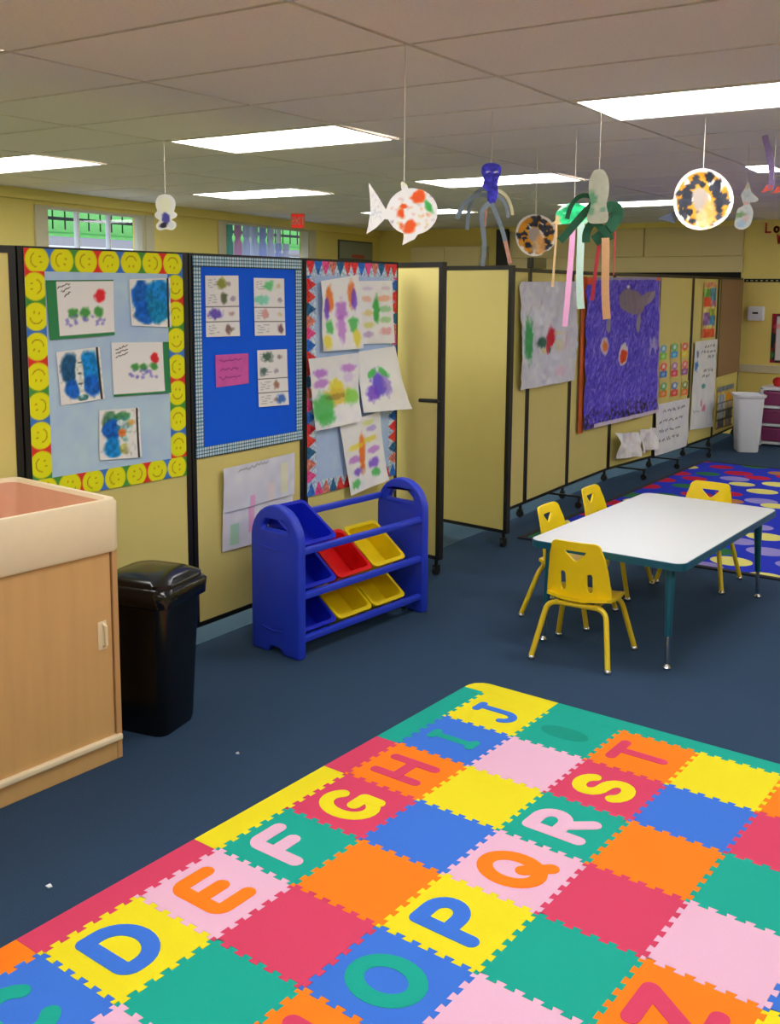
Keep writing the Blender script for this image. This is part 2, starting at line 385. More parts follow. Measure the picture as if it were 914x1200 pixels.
# far wall chair rail and dotted border strip
tag(MB().box((-2.86, Y1-.03, .735), (XR, Y1, .825), .006).build('trim_6', M_trimw), 'cream painted chair rail on the far wall', kind='structure')
def p_dots(s, t, w, h):
    P = Pic(s, t, (24, 24, 18)); k = (s/.055) % 1
    P.over((196, 186, 120), ((k > .3) & (k < .75) & (np.abs(t-h/2) < h*.24))*1.0); return P.c
sheet('border_strip', (-2.86, Y1), (XR, Y1), [(0.0, 1.80), (1.6, 1.80), (1.6, 1.762), (0.0, 1.762)], p_dots, .008, .003, lab='black border strip with pale dashes across the far yellow wall', cat='border strip')

# ------------------------------------------------------------------ windows
def window(name, w, nm, label):
    z0, z1 = w[2], w[3]; L = w[1]-w[0]; o = onw(w[0]); rz = math.atan2(UW.y, UW.x)
    f = MB(); e = .04
    # local: x along wall, y = outward(left), z up
    f.box((0, .0, 0), (e, .10, z1-z0)); f.box((L-e, 0, 0), (L, .10, z1-z0)); f.box((e, 0, 0), (L-e, .10, e)); f.box((e, 0, z1-z0-.025), (L-e, .10, z1-z0))
    fo = f.build(name, M_trimw, None, loc=(o[0], o[1], z0), rot=(0, 0, rz)); tag(fo, label, kind='structure')
    pw = (L-2*e)/nm
    for i in range(nm):
        MB().add([(e+i*pw, .06, e), (e+(i+1)*pw, .06, e), (e+(i+1)*pw, .06, z1-z0-.025), (e+i*pw, .06, z1-z0-.025)], [(0, 1, 2, 3)]).build('pane', M_glass, fo)
        if i: MB().box((e+i*pw-.012, .04, e), (e+i*pw+.012, .085, z1-z0-.025)).build('mullion', M_white, fo)
    MB().box((-.03, -.03, -.035), (L+.03, .0, 0), .005).build('window_sill', M_trimw, fo)
    for xs in ((-.12, 0), (L, L+.12)): MB().box((xs[0], -.018, -.0), (xs[1], 0, min(z1-z0, 2.372-z0)), .003).build('window_casing', M_trimw, fo)
    return fo
window('window_1', W1, 3, 'basement window with three panes looking on a grassy bank')
window('window_2', W2, 3, 'basement window half covered with white and pastel things')
# pale bottles and boxes standing on the sill of window_2 (blurred in the photo)
pal = [(150, 200, 190), (226, 190, 214), (220, 226, 244), (226, 232, 250), (206, 214, 246), (228, 230, 246), (214, 220, 250), (232, 234, 248)]
rz2 = math.atan2(UW.y, UW.x)
nW = Vector((UW.y, -UW.x, 0))
for i in range(8):
    s = 8.62 + i*.165; x, y = onw(s); h = .50 if i < 6 else .34
    c = pal[i]
    MBx = MB().loft([rrect(.10, .05, .015, 0), rrect(.105, .05, .015, h*.62), rrect(.07, .036, .012, h*.70), rrect(.07, .036, .012, h*.76), rrect(.095, .045, .012, h*.78), rrect(.092, .044, .012, h)])
    o = MBx.build('sill_bottle', trans('pastel_plastic_%d' % i, c), None, True)
    o.location = (x - nW.x*.02, y - nW.y*.02, 1.84); o.rotation_euler = (0, 0, rz2)
    tag(o, ['mint green', 'pale pink', 'pale lilac', 'white', 'pale blue', 'short white', 'short pale blue', 'short pale grey'][i] + ' bottle on the sill of the window under the exit sign', 'bottle', 'pale bottles on the window sill')

# ------------------------------------------------------------------ outside the windows
M_grass = mat('lawn_grass', (78, 168, 66), .9, .5, 14, .5, 60)
M_pave = mat('grey_paving', (120, 120, 128), .9, .1, 10)
g = MB(); g.add([(-7.0, -3, 2.00), (-10.4, -3, 2.28), (-10.4, 15, 2.28), (-8.2, 15, 2.06)], [(0, 1, 2, 3)])
tag(g.build('ground_path', M_pave), 'grey path outside the basement window', kind='structure')
g = MB(); g.add([(-10.4, -3, 2.28), (-22, -3, 5.2), (-22, 22, 5.2), (-10.4, 22, 2.28)], [(0, 1, 2, 3)])
tag(g.build('ground_lawn', M_grass), 'green grassy bank outside the basement window', kind='structure')
fe = empty('railing_fence', (-10.9, 6, 2.42)); tag(fe, 'black metal railing on the grassy bank outside the left window', 'fence')
MB().box((-.02, -3, .62), (.02, 9, .66)).build('rail', M_black, fe); MB().box((-.02, -3, .10), (.02, 9, .14)).build('rail', M_black, fe)
pk = MB().box((-.007, -.007, -.05), (.007, .007, .78)).mesh('picket'); pk.materials.append(M_black)
for i in range(60): link('picket', pk, None, fe, (0, -3+.2*i, 0))

# =================================================================== ROOM DIVIDERS
T, B = 1.808, .095
JA = [(-3.56, 1.73), (-3.25, 2.51), (-3.168, 3.342), (-3.14, 4.139), (-3.10, 4.985)]
JB = [(-3.07, 5.90), (-3.076, 6.731), (-3.082, 7.536), (-3.075, 8.45), (-2.963, 9.343), (-2.895, 10.2), (-2.849, 10.98), (-2.86, 12.05)]
def divider(joints, extra, label, arms):
    root = empty('room_divider', (joints[0][0], joints[0][1], 0)); tag(root, label, 'room divider')
    ox, oy = joints[0]
    segs = [(a, b) for a, b in zip(joints, joints[1:])] + extra
    for a, b in segs:
        A_ = Vector((a[0]-ox, a[1]-oy, 0)); d = Vector((b[0]-a[0], b[1]-a[1], 0)); L = d.length; rz = math.atan2(d.y, d.x)
        # local x along the panel, front (+X side of the room) = -y
        m = MB(); th = .04; g = .004; pw = .026
        m.box((g, 0, B), (g+pw, th, T)); m.box((L-g-pw, 0, B), (L-g, th, T)); m.box((g+pw, 0, T-.028), (L-g-pw, th, T)); m.box((g+pw, 0, B), (L-g-pw, th, B+.022))
        p = m.build('panel', M_black, root, loc=A_, rot=(0, 0, rz))
        MB().box((g+pw, .004, B+.022), (L-g-pw, th-.004, T-.028)).build('panel_face', M_panel, p)
        for xx in (L-g-pw/2-.02,):
            c = MB(); c.tube([(xx, .02, B+.01), (xx, .02, .06)], .012, 8); c.tube([(xx-.010, .02, .027), (xx+.010, .02, .027)], .027, 14); c.box((xx-.016, .006, .040), (xx+.016, .036, .062))
            c.build('caster', M_black, p, True)
    for (x, y) in arms:
        c = MB(); lx, ly = x-ox, y-oy
        c.box((lx-.05, ly-.011, B-.011), (lx+.22, ly+.011, B+.004), .004); c.tube([(lx+.20, ly, B-.01), (lx+.20, ly, .05)], .011, 8); c.tube([(lx+.20, ly-.010, .027), (lx+.20, ly+.010, .027)], .027, 14)
        c.build('foot_arm', M_black, root, True)
    return root
divider(JA, [((-3.645, 5.13), (-2.82, 5.005))], 'long beige folding room divider with black frames, hung with three bulletin boards', [])
divider(JB, [((-3.61, 5.932), (-2.777, 5.808))], 'beige folding room divider with black frames, running behind the spotted rug to the far wall', [(-3.05, 7.22), (-3.02, 8.66), (-2.94, 9.38), (-2.87, 10.22)])
tag(MB().tube([(-2.965, 5.006, 1.022), (-2.825, 4.985, 1.028)], .011, 8).build('latch_lever', M_black), 'black latch lever on the narrow end panel beside the blue toy shelf', 'lever')
tag(MB().loft([rrect(.05, .24, .01, 0), rrect(.05, .24, .01, .075)]).build('black_box', M_blackg, None, loc=(-3.06, 6.80, T+.001)), 'small black box on top of the divider behind the small paper plate', 'box')

# ------------------------------------------------------------------ board 1 (smiley border)
A1, A2, A3, A4 = JA[1], JA[2], JA[3], JA[4]
def smile(s, t, w, h, vertical, seed):
    """strip of smiley discs along the long side"""
    r = random.Random(seed)
    L, D = (t, s) if vertical else (s, t); Lm, Dm = (h, w) if vertical else (w, h)
    n = max(1, round(Lm/.117)); pit = Lm/n
    P = Pic(s, t, (60, 110, 190)); bgc = [(206, 48, 40), (56, 110, 190), (66, 140, 60)]
    for i in range(n+1):
        c0 = bgc[(i+seed) % 3]
        P.over(c0, ((np.abs(L-i*pit) < pit*.5))*1.0)
    for i in range(n):
        c = (i+.5)*pit; R = pit*.47; dx = L-c; dy = D-Dm/2
        d = np.hypot(dx, dy); P.over((246, 214, 14), np.clip((R-d)/.004+.5, 0, 1))
        a = r.choice([0, PI/2, PI, -PI/2])+r.uniform(-.3, .3); ca, sa = math.cos(a), math.sin(a); u = dx*ca+dy*sa; v = -dx*sa+dy*ca
        P.over((84, 70, 10), np.clip((.0042-np.hypot(u-.011, (v-.015)*.6))/.003, 0, 1)*.7); P.over((84, 70, 10), np.clip((.0042-np.hypot(u+.011, (v-.015)*.6))/.003, 0, 1)*.7)
        rr = np.hypot(u, v); P.over((96, 80, 10), np.clip((.0032-np.abs(rr-.027))/.003, 0, 1)*(v < -.006)*.8)
    return P.c
def board(name, a, b, x0, z1, x1, z0, base, border, bw, lab, res=.0042, speck=.06):
    root = empty(name); A_ = Vector((*a, 0)); u = (Vector((*b, 0))-A_).normalized()
    c = A_ + u*(x0+x1)/2; root.location = (c.x, c.y, z0); tag(root, lab, 'bulletin board')
    parts = [sheet('backing_paper', a, b, [(x0, z1), (x1, z1), (x1, z0), (x0, z0)], lambda s, t, w, h: Pic(s, t, base).speck(speck, 30).speck(speck, 7).c, .02, .003)]
    for k, (q, vert) in enumerate([([(x0, z1), (x1, z1), (x1, z1-bw), (x0, z1-bw)], 0), ([(x0, z0+bw), (x1, z0+bw), (x1, z0), (x0, z0)], 0),
                                   ([(x0, z1-bw), (x0+bw, z1-bw), (x0+bw, z0+bw), (x0, z0+bw)], 1), ([(x1-bw, z1-bw), (x1, z1-bw), (x1, z0+bw), (x1-bw, z0+bw)], 1)]):
        parts.append(sheet('border_strip', a, b, q, lambda s, t, w, h, vert=vert, k=k: border(s, t, w, h, vert, k), res, .0045))
    for p in parts:
        p.location = p.location - root.location; p.parent = root
    return root
board('bulletin_board', A1, A2, .028, 1.80, .80, .822, (164, 190, 232), smile, .086, 'pale blue bulletin board with a yellow smiley face border')
WHITE = (222, 218, 218)
def p_cat(flip, seed):
    def f(s, t, w, h):
        P = Pic(s, t, WHITE); P.speck(.04, 60)
        if flip: P.rect(w-.035, 0, w, h, (44, 120, 74)); P.rect(0, 0, w, .008, (44, 120, 74))
        else: P.rect(0, 0, .045, h, (44, 120, 74)); P.rect(0, 0, w, .012, (44, 120, 74)); P.rect(0, h-.006, w, h, (44, 110, 70))
        k = 1 if not flip else .82; ox = 0 if not flip else .02; oy = .02 if flip else 0
        for i, x in enumerate((.115, .17, .235)): P.blob(ox+x*k, (.098+oy), .024*k, .020*k, (44, 130, 44), .85, .6, .5, f=80)
        P.blob(ox+.243*k, .150*k+oy+.012, .026*k, .026*k, (206, 30, 40), .95, .4, .4, f=80)
        r = random.Random(seed)
        for i in range(16): P.blob(ox+(.08+r.random()*.19)*k, .05+r.random()*.04+oy, .009, .007, (84, 84, 178), .55, .8, .8, f=160)
        for i in range(3): P.scrib(.05+.015*i if not flip else .02, h-.03-.016*i, (.105 if not flip else .08), h-.022-.016*i+.01, .0018, (40, 40, 44), .8, .004, seed+i)
        return P.c
    return f
def p_bfly(cols, line, seed):
    def f(s, t, w, h):
        P = Pic(s, t, (224, 222, 220)); P.speck(.03, 60)
        for (cx, cy, rx, ry, c, a) in cols: P.blob(cx*w, cy*h, rx*w, ry*h, c, a, .3, .35, f=28)
        P.c *= (1 + .35*(vnoise(s+seed, t, 90)-.5))[:, None]
        P.rect(0, 0, w, .006, (226, 222, 220)); P.rect(0, h-.005, w, h, (226, 222, 220)); P.rect(0, 0, .004, h, (226, 222, 220))
        if line: P.rect(w*.9, 0, w*.96, h, (44, 46, 50))
        return P.c
    return f
BL1, BL2, BL3 = (10, 84, 176), (4, 116, 190), (20, 60, 150)
arts = [('a1', 'painting', [(.115, 1.68), (.431, 1.686), (.425, 1.461), (.124, 1.45)], p_cat(False, 1), 'finger painting with wide green strip on its left side, upper left of smiley board'),
        ('a2', 'painting', [(.510, 1.689), (.727, 1.696), (.723, 1.485), (.515, 1.497)], p_bfly([(.3, .6, .3, .38, BL1, .95), (.68, .6, .3, .38, BL2, .95), (.35, .28, .26, .24, BL1, .95), (.68, .3, .26, .24, (6, 120, 170), .95), (.5, .5, .1, .3, (20, 110, 150), .5)], True, 3), 'all blue folded-paint butterfly print, upper right of smiley board'),
        ('a3', 'painting', [(.151, 1.402), (.354, 1.415), (.367, 1.203), (.163, 1.191)], p_bfly([(.26, .65, .22, .3, (16, 70, 110), .95), (.3, .25, .18, .18, BL1, .95), (.72, .65, .22, .32, BL2, .95), (.74, .28, .2, .22, BL1, .95), (.5, .08, .12, .06, (20, 90, 90), .8), (.48, .55, .09, .42, (214, 222, 216), .95), (.48, .55, .05, .02, (60, 80, 80), .8), (.5, .75, .05, .02, (60, 80, 80), .8), (.48, .35, .05, .02, (60, 80, 80), .8)], True, 5), 'blue butterfly print with a white middle, lower left of smiley board'),
        ('a4', 'painting', [(.411, 1.43), (.712, 1.422), (.715, 1.201), (.415, 1.206)], p_cat(True, 9), 'finger painting with narrow green strip on its right side, on smiley board'),
        ('a5', 'painting', [(.342, 1.155), (.545, 1.149), (.547, .936), (.334, .95)], p_bfly([(.28, .72, .2, .26, (40, 100, 60), .8), (.28, .6, .2, .24, BL1, .95), (.3, .22, .22, .2, BL2, .95), (.55, .85, .2, .1, (40, 120, 60), .8), (.62, .6, .2, .26, (60, 130, 130), .55), (.55, .52, .1, .08, (226, 116, 44), .9), (.6, .2, .16, .1, (150, 150, 60), .7), (.78, .5, .14, .14, (214, 220, 214), .9), (.78, .2, .14, .14, (206, 206, 206), .8), (.78, .72, .1, .06, (200, 150, 60), .7), (.52, .72, .1, .06, (200, 214, 220), .9)], True, 8), 'butterfly print in blue green and orange, alone at the bottom of smiley board')]
for n, nm, q, pf, lab in arts: sheet('painting', A1, A2, q, pf, .0036, .0075, lab=lab, cat='painting', group='paintings on the smiley board', curl=.006)

# ------------------------------------------------------------------ board 2 (blue, gingham border)
def gingham(s, t, w, h, vert, k):
    L, D = (t, s) if vert else (s, t)
    P = Pic(s, t, (188, 206, 216)); a = ((L/.0165) % 1); b = ((D/.0165) % 1)
    P.over((70, 130, 160), (a < .45)*.75); P.over((26, 42, 58), (b < .28)*.85); P.over((14, 22, 34), ((a < .45) & (b < .28))*.8)
    return P.c
board('bulletin_board', A2, A3, .022, 1.798, .778, .885, (0, 84, 232), gingham, .05, 'royal blue bulletin board with a blue and white gingham border', .0036, .03)
def p_list(seed, accents):
    def f(s, t, w, h):
        P = Pic(s, t, (216, 214, 220)); P.speck(.04, 60); r = random.Random(seed)
        for k in range(4):
            y0 = h*(3-k)/4
            if k: P.rect(0, y0+h/4-.003, w, y0+h/4+.001, (40, 40, 48), .9)
            for j in range(4): P.line(.02, y0+.015+j*.011, .02+w*r.uniform(.15, .4), y0+.02+j*.011, .0014, (120, 120, 130), .6)
            cx, cy, rx, ry, c = accents[k]; P.blob(cx*w, y0+h*.125, rx*w, .022, c, .85, .7, .7, f=70)
            P.blob(w*r.uniform(.55, .85), y0+h*.12, .016, .010, r.choice([(90, 70, 60), (150, 110, 90), (190, 170, 120), (120, 100, 120)]), .6, .8, .8, f=90)
        return P.c
    return f
G_, D_, V_, T_ = (110, 120, 40), (50, 60, 50), (80, 60, 170), (110, 200, 170)
sheet('picture_strip', A2, A3, [(.096, 1.71), (.313, 1.713), (.313, 1.433), (.094, 1.435)], p_list(1, [(.48, 0, .14, .1, (120, 126, 40)), (.55, 0, .1, .1, (70, 80, 50)), (.28, 0, .2, .1, V_), (.65, 0, .08, .1, (110, 80, 70))]), .004, .007, lab='white four-row picture sheet with a purple smear, upper left of blue board', cat='paper', group='picture sheets on the blue board', curl=.005)
sheet('picture_strip', A2, A3, [(.418, 1.704), (.64, 1.703), (.642, 1.425), (.42, 1.43)], p_list(2, [(.5, 0, .16, .1, (90, 190, 110)), (.25, 0, .2, .1, T_), (.35, 0, .1, .1, (200, 140, 140)), (.85, 0, .08, .1, (90, 50, 50))]), .004, .007, lab='white four-row picture sheet with pale green marks, upper right of blue board', cat='paper', group='picture sheets on the blue board', curl=.005)
sheet('picture_strip', A2, A3, [(.437, 1.36), (.658, 1.356), (.662, 1.078), (.442, 1.085)], p_list(3, [(.35, 0, .17, .1, (50, 80, 60)), (.2, 0, .1, .1, (60, 90, 80)), (.6, 0, .08, .06, (130, 90, 70)), (.75, 0, .14, .1, (40, 90, 170))]), .004, .007, lab='white four-row picture sheet with dark green blot, lower right of blue board', cat='paper', group='picture sheets on the blue board', curl=.008)
def p_pink(s, t, w, h):
    P = Pic(s, t, (190, 84, 158)); P.speck(.05, 40)
    for j, (a, b) in enumerate(((.12, .8), (.15, .68), (.1, .75))): P.scrib(a*w, h*(.8-.27*j), b*w, h*(.82-.27*j), .0022, (120, 40, 110), .85, .006, j, 14)
    return P.c
sheet('note', A2, A3, [(.152, 1.351), (.374, 1.349), (.376, 1.206), (.154, 1.202)], p_pink, .004, .007, lab='magenta handwritten note on the blue bulletin board', cat='note')
def p_graph1(s, t, w, h):
    P = Pic(s, t, (196, 198, 212)); P.speck(.08, 20)
    P.scrib(.2*w, h*.88, .6*w, h*.93, .003, (120, 120, 130), .7, .006, 3, 16); P.rect(.8*w, .1*h, .9*w, .8*h, (220, 220, 150), .4)
    P.rect(.35*w, 0, .43*w, .25*h, (220, 130, 190), .6); P.rect(.6*w, 0, .7*w, .4*h, (226, 190, 180), .3); return P.c
def p_graph2(s, t, w, h):
    P = Pic(s, t, (200, 200, 212)); P.speck(.08, 20)
    P.rect(.1*w, 0.1*h, .22*w, .6*h, (110, 200, 130), .45); P.rect(.35*w, .3*h, .43*w, h, (220, 130, 190), .6); return P.c
sheet('chart_sheet', A2, A3, [(.18, .622), (.695, .632), (.695, .414), (.179, .421)], p_graph2, .006, .004, lab='white bar chart sheet with faint green bar, below the blue board behind the toy shelf', cat='paper', wave=.006)
sheet('chart_sheet', A2, A3, [(.179, .821), (.697, .831), (.695, .618), (.179, .609)], p_graph1, .006, .016, lab='white chart sheet with a pencilled heading, directly below the blue board', cat='paper', wave=.006)

# ------------------------------------------------------------------ board 3 (pennant border) with big butterfly sheets
def pennant(s, t, w, h, vert, k):
    L, D = (t, s) if vert else (s, t); Dm = w if vert else h
    inn = {0: D, 1: Dm-D, 2: Dm-D, 3: D}[k]      # distance from the inner edge
    n = L/.062; i = np.floor(n).astype(int); f = np.abs(n-i-.5)*2
    P = Pic(s, t, (166, 184, 214)); cols = np.array([(214, 50, 56), (40, 98, 184), (226, 70, 130), (190, 110, 96), (36, 90, 130), (206, 60, 50)], float)[(i+k) % 6]
    m = (f < (inn/Dm)*1.25)
    P.c = np.where(m[:, None], cols, P.c); P.c *= (1 + .5*(vnoise(s, t, 120)-.5))[:, None]; return P.c
board('bulletin_board', A3, A4, .02, 1.795, .822, .578, (158, 180, 214), pennant, .075, 'pale blue bulletin board with a red and blue pennant border, covered with butterfly drawings', .0042)
def big(base, shapes, seed, fcol=1.0):
    def f(s, t, w, h):
        P = Pic(s, t, base); P.speck(.05, 25)
        for q in shapes: P.blob(q[0]*w, q[1]*h, q[2]*w, q[3]*h, q[4], q[5], .5, .5, q[6] if len(q) > 6 else 0, f=55)
        return P.c
    return f
OR, PU, VI, GR, YE = (226, 110, 40), (110, 70, 190), (168, 100, 190), (70, 170, 80), (210, 196, 50)
WB = (212, 212, 222)
sheet('butterfly_drawing', A3, A4, [(.44, 1.697), (.76, 1.704), (.784, 1.35), (.472, 1.357)], big((214, 212, 214), [(.5, .55, .1, .2, (50, 150, 60), .9), (.75, .72, .18, .05, (230, 140, 100), .6), (.22, .72, .15, .05, (230, 140, 100), .5), (.75, .55, .18, .05, (110, 180, 110), .6), (.25, .5, .15, .05, (190, 170, 80), .6), (.75, .38, .16, .05, (120, 180, 100), .6), (.25, .3, .16, .05, (190, 190, 80), .6), (.75, .2, .18, .06, (200, 120, 120), .6), (.2, .15, .16, .05, (150, 120, 180), .6), (.25, .88, .14, .03, (180, 160, 200), .5), (.8, .88, .14, .03, (190, 160, 180), .5)], 1), .006, .010, lab='white drawing of a green bodied butterfly with striped wings, upper right of pennant board', cat='drawing', group='butterfly drawings', wave=.010, seed=1)
sheet('butterfly_drawing', A3, A4, [(.112, 1.694), (.432, 1.731), (.472, 1.334), (.129, 1.332)], big((216, 214, 218), [(.2, .72, .1, .18, OR, .9), (.12, .6, .07, .15, PU, .85), (.78, .75, .1, .17, OR, .85), (.84, .68, .07, .15, PU, .85), (.5, .55, .14, .14, VI, .8), (.48, .3, .1, .2, VI, .7), (.2, .33, .1, .1, GR, .85), (.78, .35, .12, .1, GR, .85), (.12, .12, .1, .1, YE, .8), (.85, .15, .1, .12, YE, .8)], 2), .006, .016, lab='white drawing of an orange and purple butterfly with tall wings, upper left of pennant board', cat='drawing', group='butterfly drawings', wave=.012, seed=2)
sheet('butterfly_drawing', A3, A4, [(.01, 1.30), (.436, 1.312), (.427, .945), (.058, .922)], big(WB, [(.2, .78, .14, .06, VI, .8), (.2, .64, .14, .06, VI, .7), (.78, .8, .14, .06, VI, .7), (.78, .66, .12, .06, (200, 180, 220), .7), (.5, .55, .14, .12, YE, .9), (.5, .42, .3, .12, (200, 176, 60), .85), (.2, .3, .22, .2, GR, .85), (.82, .38, .16, .12, (120, 190, 70), .85), (.25, .14, .16, .1, GR, .8), (.5, .42, .2, .04, (120, 90, 40), .5)], 3), .006, .016, lab='white drawing of a yellow and green butterfly, middle left of pennant board', cat='drawing', group='butterfly drawings', wave=.014, curl=.03, seed=3)
sheet('butterfly_drawing', A3, A4, [(.426, 1.319), (.773, 1.333), (.868, .969), (.447, .984)], big((218, 218, 226), [(.4, .45, .16, .2, (90, 70, 190), .9), (.58, .42, .1, .18, (120, 90, 180), .6), (.25, .3, .12, .14, PU, .85), (.3, .62, .12, .06, GR, .9, .5), (.58, .62, .14, .06, GR, .85, -.5)], 4), .006, .020, lab='white drawing of a violet butterfly with green tips, middle right of pennant board', cat='drawing', group='butterfly drawings', wave=.014, curl=.06, seed=4)
sheet('butterfly_drawing', A3, A4, [(.268, .938), (.643, .971), (.655, .584), (.354, .535)], big((214, 214, 222), [(.45, .5, .08, .26, OR, .95, -.15), (.3, .62, .2, .04, YE, .7), (.7, .66, .18, .04, YE, .7), (.25, .45, .16, .05, VI, .7), (.75, .5, .16, .05, VI, .7), (.28, .28, .1, .06, PU, .8), (.7, .32, .12, .07, PU, .8), (.2, .12, .12, .06, GR, .85), (.72, .18, .1, .06, GR, .85), (.75, .8, .12, .04, (150, 130, 200), .6), (.68, .9, .14, .04, (190, 200, 90), .6)], 5), .006, .016, lab='white drawing of an orange bodied butterfly, lowest on pennant board above the toy shelf', cat='drawing', group='butterfly drawings', wave=.012, curl=.05, seed=5)

# ------------------------------------------------------------------ papers on the far divider
k0, k1, k2, k3, k4, k5, k6, k7 = JB
sheet('mural_sheet', k0, k2, [(.608, 1.713), (1.66, 1.724), (1.64, .954), (.631, .955)], big((202, 203, 216), [(.13, .45, .08, .2, (50, 150, 80), .9), (.36, .42, .09, .05, (40, 90, 70), .85), (.52, .45, .08, .11, (200, 30, 50), .95), (.47, .36, .05, .05, (200, 30, 50), .8), (.53, .33, .03, .03, (50, 90, 90), .9), (.66, .5, .08, .012, (220, 200, 130), .7), (.66, .38, .06, .06, (206, 200, 150), .5), (.8, .42, .02, .1, (220, 160, 160), .5), (.7, .12, .1, .05, (224, 170, 190), .4), (.4, .34, .04, .03, (210, 200, 110), .6)], 6), .010, .012, lab='wrinkled grey white mural sheet with a red and green painted blob', cat='mural', wave=.035, seed=6)
def p_purple(s, t, w, h):
    P = Pic(s, t, (84, 70, 196))
    a = .9; n1 = vnoise(s*1.0+t*.9, t*1.0-s*.9, 34); n2 = vnoise((s-t*.7)*2.4, (t+s*.7)*.6, 26)
    P.over((138, 120, 226), np.clip((n2-.45)*2.2, 0, 1)*.75); P.over((48, 40, 150), np.clip((n1-.55)*2.5, 0, 1)*.7); P.over((170, 160, 228), np.clip((vnoise(s+4, t+2, 40)-.72)*3, 0, 1)*.6)
    P.blob(.58*w, .83*h, .19*w, .085*h, (128, 116, 126), 1, .12, .15, -.1); P.blob(.76*w, .84*h, .13*w, .045*h, (134, 122, 130), 1, .15, .2, .25); P.blob(.86*w, .86*h, .06*w, .025*h, (150, 140, 150), 1, .2, .3, .6)
    P.blob(.68*w, .68*h, .035*w, .07*h, (140, 134, 150), 1, .2, .2, -.2); P.blob(.28*w, .69*h, .03*w, .06*h, (140, 134, 156), 1, .2, .2, -.3)
    P.blob(.53*w, .935*h, .022*w, .010*h, (240, 240, 244), 1, .3, .2)
    P.blob(.23*w, .54*h, .045*w, .055*h, (200, 180, 190), 1, .3, .5); P.blob(.23*w, .54*h, .03*w, .035*h, (220, 120, 60), 1, .3, .5)
    P.blob(.47*w, .47*h, .06*w, .075*h, (206, 196, 206), 1, .2, .4); P.blob(.47*w, .46*h, .045*w, .05*h, (224, 72, 34), 1, .2, .4)
    P.blob(.9*w, .5*h, .05*w, .06*h, (206, 206, 226), .6, .5, 1.0, f=30); P.blob(.9*w, .46*h, .03*w, .03*h, (74, 62, 186), .9, .3, .5)
    sea = np.clip((.17 - t/h + .08*(vnoise(s, t*0, 9)-.5))*9, 0, 1)*np.clip((vnoise(s, t, 44)-.47)*5, 0, 1)
    P.over((44, 34, 70), sea)
    P.rect(.93*w, h-.03, w, h, (214, 110, 50), .9); P.rect(0, h-.06, .06*w, h, (224, 84, 40), .9); P.rect(.06*w, h-.02, .93*w, h, (176, 168, 170), .7)
    P.rect(w-.02, 0, w, h, (190, 180, 200), .6); P.rect(.12*w, 0, w, .035, (206, 196, 206), .9)
    return P.c
sheet('ocean_mural', k2, k4, [(.206, 1.759), (1.762, 1.78), (1.829, .524), (.227, .527)], p_purple, .009, .012, lab='large violet painted ocean mural with a grey dolphin and orange fish', cat='mural', wave=.02, seed=7)
def p_or(s, t, w, h): return Pic(s, t, (200, 96, 44)).speck(.2, 6).c
sheet('backing_sheet', k2, k4, [(.150, 1.765), (.24, 1.765), (.25, .50), (.16, .50)], p_or, .03, .006, lab='orange backing sheet edge showing at the left of the violet mural', cat='paper')
wb = lambda s, t, w, h: Pic(s, t, (226, 228, 234)).speck(.05, 30).c
sheet('paper_bag', k3, k4, [(.03, .425), (.47, .385), (.49, .165), (.05, .195)], wb, .016, .01, lab='crumpled white paper bag under the violet mural, the larger left one', cat='paper bag', group='crumpled paper bags', wave=.075, seed=12)
sheet('paper_bag', k3, k4, [(.49, .41), (.87, .385), (.89, .195), (.52, .19)], wb, .016, .01, lab='crumpled white paper bag under the violet mural, the right one beside the lettered sheet', cat='paper bag', group='crumpled paper bags', wave=.07, seed=15)
ST = [[((90, 160, 190), (120, 190, 60)), ((90, 180, 120), (40, 150, 210)), ((214, 90, 80), (216, 196, 60))],
      [((214, 80, 80), (40, 110, 190)), ((170, 110, 170), (206, 60, 90)), ((220, 100, 100), (140, 80, 150))],
      [((80, 160, 90), (226, 120, 40)), ((80, 120, 190), (214, 60, 50)), ((110, 140, 80), (230, 110, 50))]]
SP = [[(.142, 1.081), (.419, 1.085), (.686, 1.081)], [(.161, .91), (.44, .902), (.708, .903)], [(.182, .722), (.463, .709), (.734, .698)]]
rown = ['top', 'middle', 'bottom']; coln = ['left', 'centre', 'right']
for r in range(3):
    for c in range(3):
        x, z = SP[r][c]; c1, c2 = ST[r][c]
        def f(s, t, w, h, c1=c1, c2=c2):
            P = Pic(s, t, (214, 190, 116)); P.blob(w/2, h*.72, w*.46, h*.27, c1, 1, .25, .3); P.blob(w/2, h*.74, w*.22, h*.12, (226, 226, 220), .8, .4, .3); P.rect(.02*w, .02*h, .98*w, .46*h, c2); P.blob(w/2, h*.25, w*.25, h*.1, (226, 226, 226), .5, .5, .4); return P.c
        sheet('name_card', k4, k5, [(x-.09, z+.075), (x+.09, z+.075), (x+.09, z-.075), (x-.09, z-.075)], f, .012, .004, lab='small colourful card, %s row %s of the nine beside the violet mural' % (rown[r], coln[c]), cat='card', group='nine small cards')
def p_text(rows, seed):
    def f(s, t, w, h):
        P = Pic(s, t, (204, 206, 220)); P.speck(.05, 12); r = random.Random(seed)
        for (y, x0, x1) in rows:
            x = x0
            while x < x1:
                L = r.uniform(.06, .16); P.scrib(x*w, y*h, min(x1, x+L)*w, y*h, .0055, (84, 84, 100), .8, .016, r.randint(0, 99), 5); x += L+.05
        return P
    return f
sheet('lettered_sheet', k4, k5, [(.018, .597), (.86, .593), (.842, .105), (.016, .105)], lambda s, t, w, h: p_text([(.84, .18, .85), (.64, .1, .8), (.45, .1, .75), (.28, .08, .72)], 4)(s, t, w, h).c, .008, .006, lab='white sheet with four handwritten lines, below the nine small cards', cat='paper', wave=.01, seed=3)
